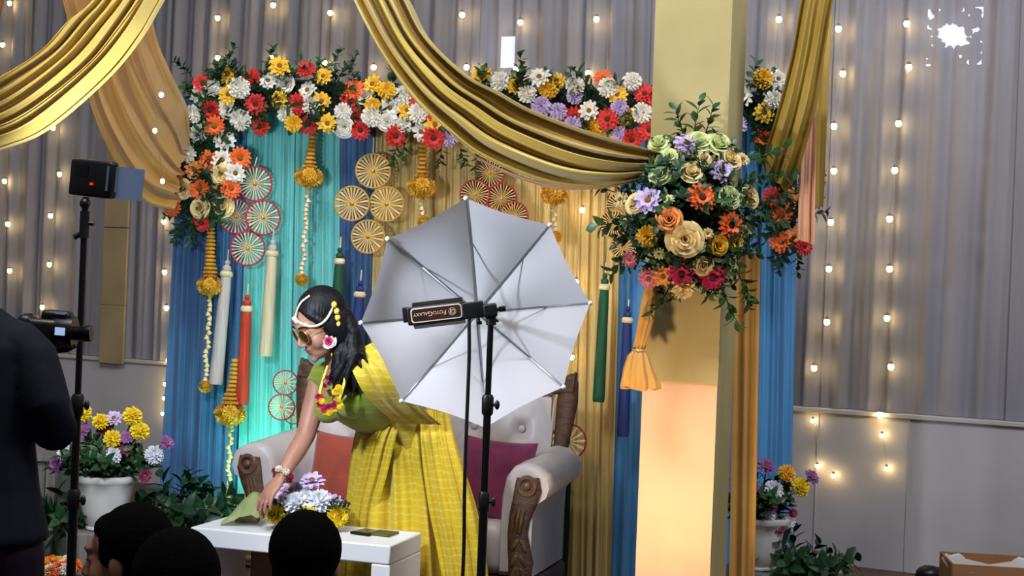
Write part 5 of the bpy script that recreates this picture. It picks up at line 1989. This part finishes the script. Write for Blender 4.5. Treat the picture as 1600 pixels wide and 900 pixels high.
# flower necklace and bracelet
nk, nm = MB(), MB()
strA = [P(x, y, Y) for x, y, Y in ((512, 572, 5.42), (506, 590, 5.40), (500, 612, 5.37), (499, 628, 5.36))]
strB = [P(x, y, Y) for x, y, Y in ((541, 578, 5.38), (538, 598, 5.36), (533, 616, 5.345), (527, 632, 5.345))]
for st_ in (strA, strB):
    nk.tube([crom(st_, i / 14) for i in range(15)], 0.0055, 8)
nk.build('necklace_strand', M['yb'], woman)
rn = random.Random(9)
for k in range(24):
    t = rn.random()
    x = 497 + 34 * t
    y = 628 + 12 * math.sin(PI * t) + rn.uniform(-10, 6)
    if k % 6 == 5:
        x, y = 527 + rn.uniform(-4, 6), 612 + rn.uniform(-6, 6)
    f_ = flower(woman, P(x, y, 5.345 + 0.01 * rn.random()), (rn.uniform(-.4, .4), -1, rn.uniform(-.3, .4)), 0.0135, 'ball', 'lemon' if k % 2 else 'magenta')
    f_.name = 'necklace_bud'
for k in range(10):
    f_ = flower(woman, P(508 + rn.uniform(-3, 14), 582 + 42 * k / 10, 5.385), (0, -1, 0), 0.009, 'ball', 'plum' if k % 3 else 'pink')
    f_.name = 'necklace_bud'
wd = (wrR - elR).normalized()
wc = elR.lerp(wrR, 0.93)
MB().torus(wc, 0.030, 0.005, wd.to_track_quat('Z', 'Y').to_matrix()).build('bracelet', M['goldbead'], woman)
for k in range(7):
    a = k * 0.9
    a_, b_ = frame_of(wd)
    f_ = flower(woman, wc + a_ * (0.032 * math.cos(a)) + b_ * (0.032 * math.sin(a)) - wd * 0.004, a_ * math.cos(a) + b_ * math.sin(a), 0.014, 'ball', 'magenta' if k % 3 else 'white')
    f_.name = 'bracelet_flower'


# --- people in the dark foreground
def seated(px, py, Y, hk_, look, label, hair_m, profile=False):
    """person sitting cross-legged on the floor, built around the head seen at the pixel"""
    c = P(px, py, Y)
    look = Vector(look).normalized()
    H2, R2 = hv(c, look, Vector((0, 0, 1)))
    body = MB()
    add_head(body, H2, R2, hk_)
    nb2 = Vector((c.x - look.x * 0.03, c.y - look.y * 0.03, c.z - 0.165 * hk_))
    fwd = Vector((0.0, 1, 0))
    body.tube([c + Vector((0, 0, -0.04)), nb2, nb2 - Vector((0, 0, 0.06))], [0.045 * hk_, 0.048 * hk_, 0.07 * hk_], 12)
    zt = nb2.z
    sx = 0.165 * hk_
    tor = [Vector((nb2.x, nb2.y, zt - 0.05)), Vector((nb2.x, nb2.y + 0.01, zt - 0.2)), Vector((nb2.x, nb2.y - 0.01, max(0.2, zt - 0.4))), Vector((nb2.x, nb2.y - 0.02, 0.09))]
    body.tube(tor, [0.11, 0.125, 0.12, 0.14], 16, Vector((1, 0, 0)), True, 0.7)
    cl, tr = MB(), MB()
    cl.tube([tor[0] + Vector((0, 0, 0.025))] + tor, [0.075, 0.128, 0.142, 0.137, 0.157], 18, Vector((1, 0, 0)), True, 0.75)
    for s in (-1, 1):
        sh = Vector((nb2.x + s * sx, nb2.y, zt - 0.065))
        el = Vector((nb2.x + s * (sx + 0.06), nb2.y + 0.06, zt - 0.29))
        wr = Vector((nb2.x + s * 0.07, nb2.y + 0.33, 0.27))
        body.tube([sh, el, wr], [0.042, 0.034, 0.024], 10)
        cl.tube([tor[0].lerp(sh, 0.3), sh, sh.lerp(el, 0.6), el], [0.065, 0.058, 0.054, 0.048], 12)
        add_hand(body, wr, Vector((-s * 0.4, 0.7, -0.35)), Vector((0, 0.3, 1)), 0.4, s, hk_)
        hip = Vector((nb2.x + s * 0.08, nb2.y, 0.10))
        kn = Vector((nb2.x + s * 0.11, nb2.y + 0.27, 0.36))
        an = Vector((nb2.x + s * 0.09, nb2.y + 0.30, 0.06))
        body.tube([hip, kn, an], [0.07, 0.055, 0.036], 10)
        body.tube([an, an + Vector((s * 0.01, 0.13, -0.025))], [0.034, 0.026], 10)
        tr.tube([hip, hip.lerp(kn, 0.5), kn, kn.lerp(an, 0.8)], [0.085, 0.08, 0.068, 0.05], 12)
    o = link('person', fuse(body, 0.006, 4, 'seated_person'), M['skin_kid'])
    tag(o, label, 'person', 'people sitting in the front')
    link('shirt', fuse(cl, 0.009, 5, 'shirt'), M['darkshirt'], o)
    link('trousers', fuse(tr, 0.009, 5, 'trousers'), M['darkshirt'], o)
    h = MB()
    h.ell(H2(0, -0.028 * hk_, 0.040 * hk_), [x * hk_ for x in (0.087, 0.095, 0.092)], R2, 18, 22)
    h.ell(H2(0, -0.055 * hk_, -0.01 * hk_), [x * hk_ for x in (0.074, 0.062, 0.085)], R2, 14, 18)
    for s in (-1, 1):
        h.ell(H2(s * 0.066 * hk_, 0.012 * hk_, 0.020 * hk_), [x * hk_ for x in (0.014, 0.028, 0.038)], R2, 10, 12)
    h.ell(H2(0, 0.032 * hk_, 0.076 * hk_), [x * hk_ for x in (0.060, 0.040, 0.034)], R2, 10, 14)
    me = fuse(h, 0.0045, 2, 'short_hair')
    for v in me.vertices:
        v.co += Vector(v.normal) * (0.0012 * noise.noise(v.co * 150))
    link('hair', me, hair_m, o)
    ey, eb_ = MB(), MB()
    for s in (-1, 1):
        ey.ell(H2(s * 0.031 * hk_, 0.0825 * hk_, 0.004 * hk_), [x * hk_ for x in (0.011, 0.006, 0.005)], R2, 8, 10)
        eb_.tube([H2(s * 0.015 * hk_, 0.0925 * hk_, 0.028 * hk_), H2(s * 0.034 * hk_, 0.0895 * hk_, 0.032 * hk_), H2(s * 0.050 * hk_, 0.076 * hk_, 0.027 * hk_)], [0.0026, 0.003, 0.0015], 6)
    ey.build('eyes', M['hair'], o)
    eb_.build('eyebrows', M['hair'], o)
    return o


seated(198, 870, 3.45, 0.97, (-0.97, 0.20, -0.12), 'boy in the left front showing his cheek and brow in profile', M['hair_matte'])
seated(276, 922, 2.75, 0.95, (-0.15, 1, 0.05), 'black-haired person sitting lowest between the boy and the table', M['hair_matte'])
seated(479, 880, 3.35, 0.96, (0.02, 1, 0.0), 'person with rounded black hair in front of the table flowers', M['hair_matte'])

# --- the photographer at the left edge
PHY = 3.5
nbp = P(-58, 468, PHY)
hcp = P(-62, 380, PHY + 0.03)
lookp = Vector((0.35, 0.92, -0.1)).normalized()
H3, R3 = hv(hcp, lookp, Vector((0, 0, 1)))
bd_ = MB()
add_head(bd_, H3, R3, 1.0)
bd_.tube([hcp + Vector((0, 0, -0.03)), nbp, nbp - Vector((0, 0, 0.08))], [0.055, 0.058, 0.08], 12)
shr, shl = P(48, 560, PHY), P(-165, 552, PHY + 0.02)
elr, ell_ = P(84, 672, PHY - 0.03), P(-190, 690, PHY + 0.05)
wrr, wrl = P(70, 572, PHY + 0.21), P(20, 575, PHY + 0.24)
tor = [P(-50, 535, PHY), P(-46, 620, PHY), P(-43, 710, PHY), P(-43, 800, PHY)]
bd_.tube(tor, [0.15, 0.14, 0.125, 0.125], 16, Vector((1, 0, 0)), True, 0.65)
for s, (sh, el, wr) in ((1, (shr, elr, wrr)), (-1, (shl, ell_, wrl))):
    bd_.tube([tor[0].lerp(sh, 0.4), sh, el, wr], [0.06, 0.045, 0.036, 0.026], 10)
    bd_.tube([Vector((tor[3].x + 0.07 * s, PHY, tor[3].z)), Vector((tor[3].x + 0.10 * s, PHY + 0.02, 0.48)), Vector((tor[3].x + 0.11 * s, PHY, 0.08))], [0.062, 0.05, 0.04], 12)
    bd_.tube([Vector((tor[3].x + 0.11 * s, PHY - 0.03, 0.04)), Vector((tor[3].x + 0.13 * s, PHY + 0.14, 0.03))], [0.04, 0.035], 10)
add_hand(bd_, wrr, Vector((0.05, 0.35, 0.8)), Vector((0.9, -0.3, 0.0)), 0.5, 1)
add_hand(bd_, wrl, Vector((0.5, 0.2, 0.7)), Vector((-0.3, -0.8, 0.3)), 0.5, -1)
phm = link('person', fuse(bd_, 0.0065, 4, 'photographer'), M['skin_kid'])
tag(phm, 'photographer in a dark navy suit at the left edge seen from behind', 'person')
jk = MB()
jk.tube([P(-56, 488, PHY), P(-52, 512, PHY), P(-50, 545, PHY), P(-47, 620, PHY), P(-44, 700, PHY), P(-42, 770, PHY), P(-41, 838, PHY), P(-41, 846, PHY)],
        [0.085, 0.125, 0.165, 0.165, 0.150, 0.158, 0.178, 0.176], 26, Vector((1, 0, 0)), True, [0.75, 0.62, 0.62, 0.66, 0.7, 0.7, 0.7, 0.7])
for sh, el, wr in ((shr, elr, wrr), (shl, ell_, wrl)):
    jk.tube([tor[0].lerp(sh, 0.25) + Vector((0, 0, 0.035)), sh.lerp(tor[0], 0.18) + Vector((0, 0, 0.022)), sh, sh.lerp(el, 0.35), sh.lerp(el, 0.7), el, el.lerp(wr, 0.4), el.lerp(wr, 0.92)],
            [0.055, 0.062, 0.064, 0.062, 0.058, 0.055, 0.050, 0.040], 16)
link('suit_jacket', fuse(jk, 0.007, 5, 'suit_jacket'), M['suit'], phm)
ts = MB()
for s in (-1, 1):
    ts.tube([Vector((tor[3].x + 0.07 * s, PHY, tor[3].z + 0.03)), Vector((tor[3].x + 0.09 * s, PHY, tor[3].z - 0.1)), Vector((tor[3].x + 0.10 * s, PHY + 0.02, 0.48)), Vector((tor[3].x + 0.11 * s, PHY, 0.07))], [0.075, 0.085, 0.078, 0.07], 14)
link('trousers', fuse(ts, 0.009, 5, 'trousers'), M['trouser'], phm)
h = MB()
h.ell(H3(0, -0.028, 0.040), (0.083, 0.095, 0.092), R3, 16, 20)
h.ell(H3(0, -0.055, -0.01), (0.074, 0.060, 0.075), R3, 14, 18)
link('hair', fuse(h, 0.006, 3, 'short_hair'), M['hair_matte'], phm)

# the camera in his hands
CY = 3.74
ck = CY / F


def cpx(x, y, d=0.0):
    return P(x, y, CY) + Vector((0, -d, 0))


RC = Matrix.Rotation(ROLL, 3, 'Y')
cm = empty('dslr_camera', cpx(85, 548), 'black camera with a bright reflection put on its small screen held up by the photographer', 'camera')
MB().rbox(cpx(66, 520), (66 * ck, 0.075, 46 * ck), 0.016, RC).build('camera_body', M['black'], cm)
MB().rbox(cpx(44, 508, 0.01), (26 * ck, 0.06, 34 * ck), 0.018, RC).build('grip', M['black'], cm)
AX = Vector((1, 0.1, 0.0)).normalized()
ln = MB()
ln.tube([cpx(84, 518), cpx(92, 518), cpx(117, 519)], [0.040, 0.043, 0.041], 24)
ln.build('lens_barrel', M['blackm'], cm)
ln2 = MB()
ln2.tube([cpx(116, 521), cpx(128, 521), cpx(130, 521), cpx(143, 521)], [0.018, 0.018, 0.021, 0.021], 20)
ln2.build('viewfinder', M['blackm'], cm)
MB().rbox(cpx(90, 496), (46 * ck, 0.05, 22 * ck), 0.012, RC).build('top_housing', M['black'], cm)
MB().tube([cpx(44, 490), cpx(44, 497)], 0.012, 14).build('dial', M['blackm'], cm)
MB().box(cpx(102, 517, 0.045), (15 * ck, 0.004, 12 * ck), RC).build('screen', mat('screen_reflection', '9fb4dd', 0.3, emit='b8ccff', estr=0.55), cm, smooth=False)  # reflection on the small screen, put in as a pale glow
MB().box(cpx(99, 489, 0.026), (15 * ck, 0.004, 4 * ck), RC).build('top_window', mat('pale_window', '8fa4c8', 0.2), cm, smooth=False)
MB().tube([cpx(60, 545), cpx(80, 549), cpx(105, 547), cpx(118, 540)], 0.006, 8).build('strap', M['black'], cm)
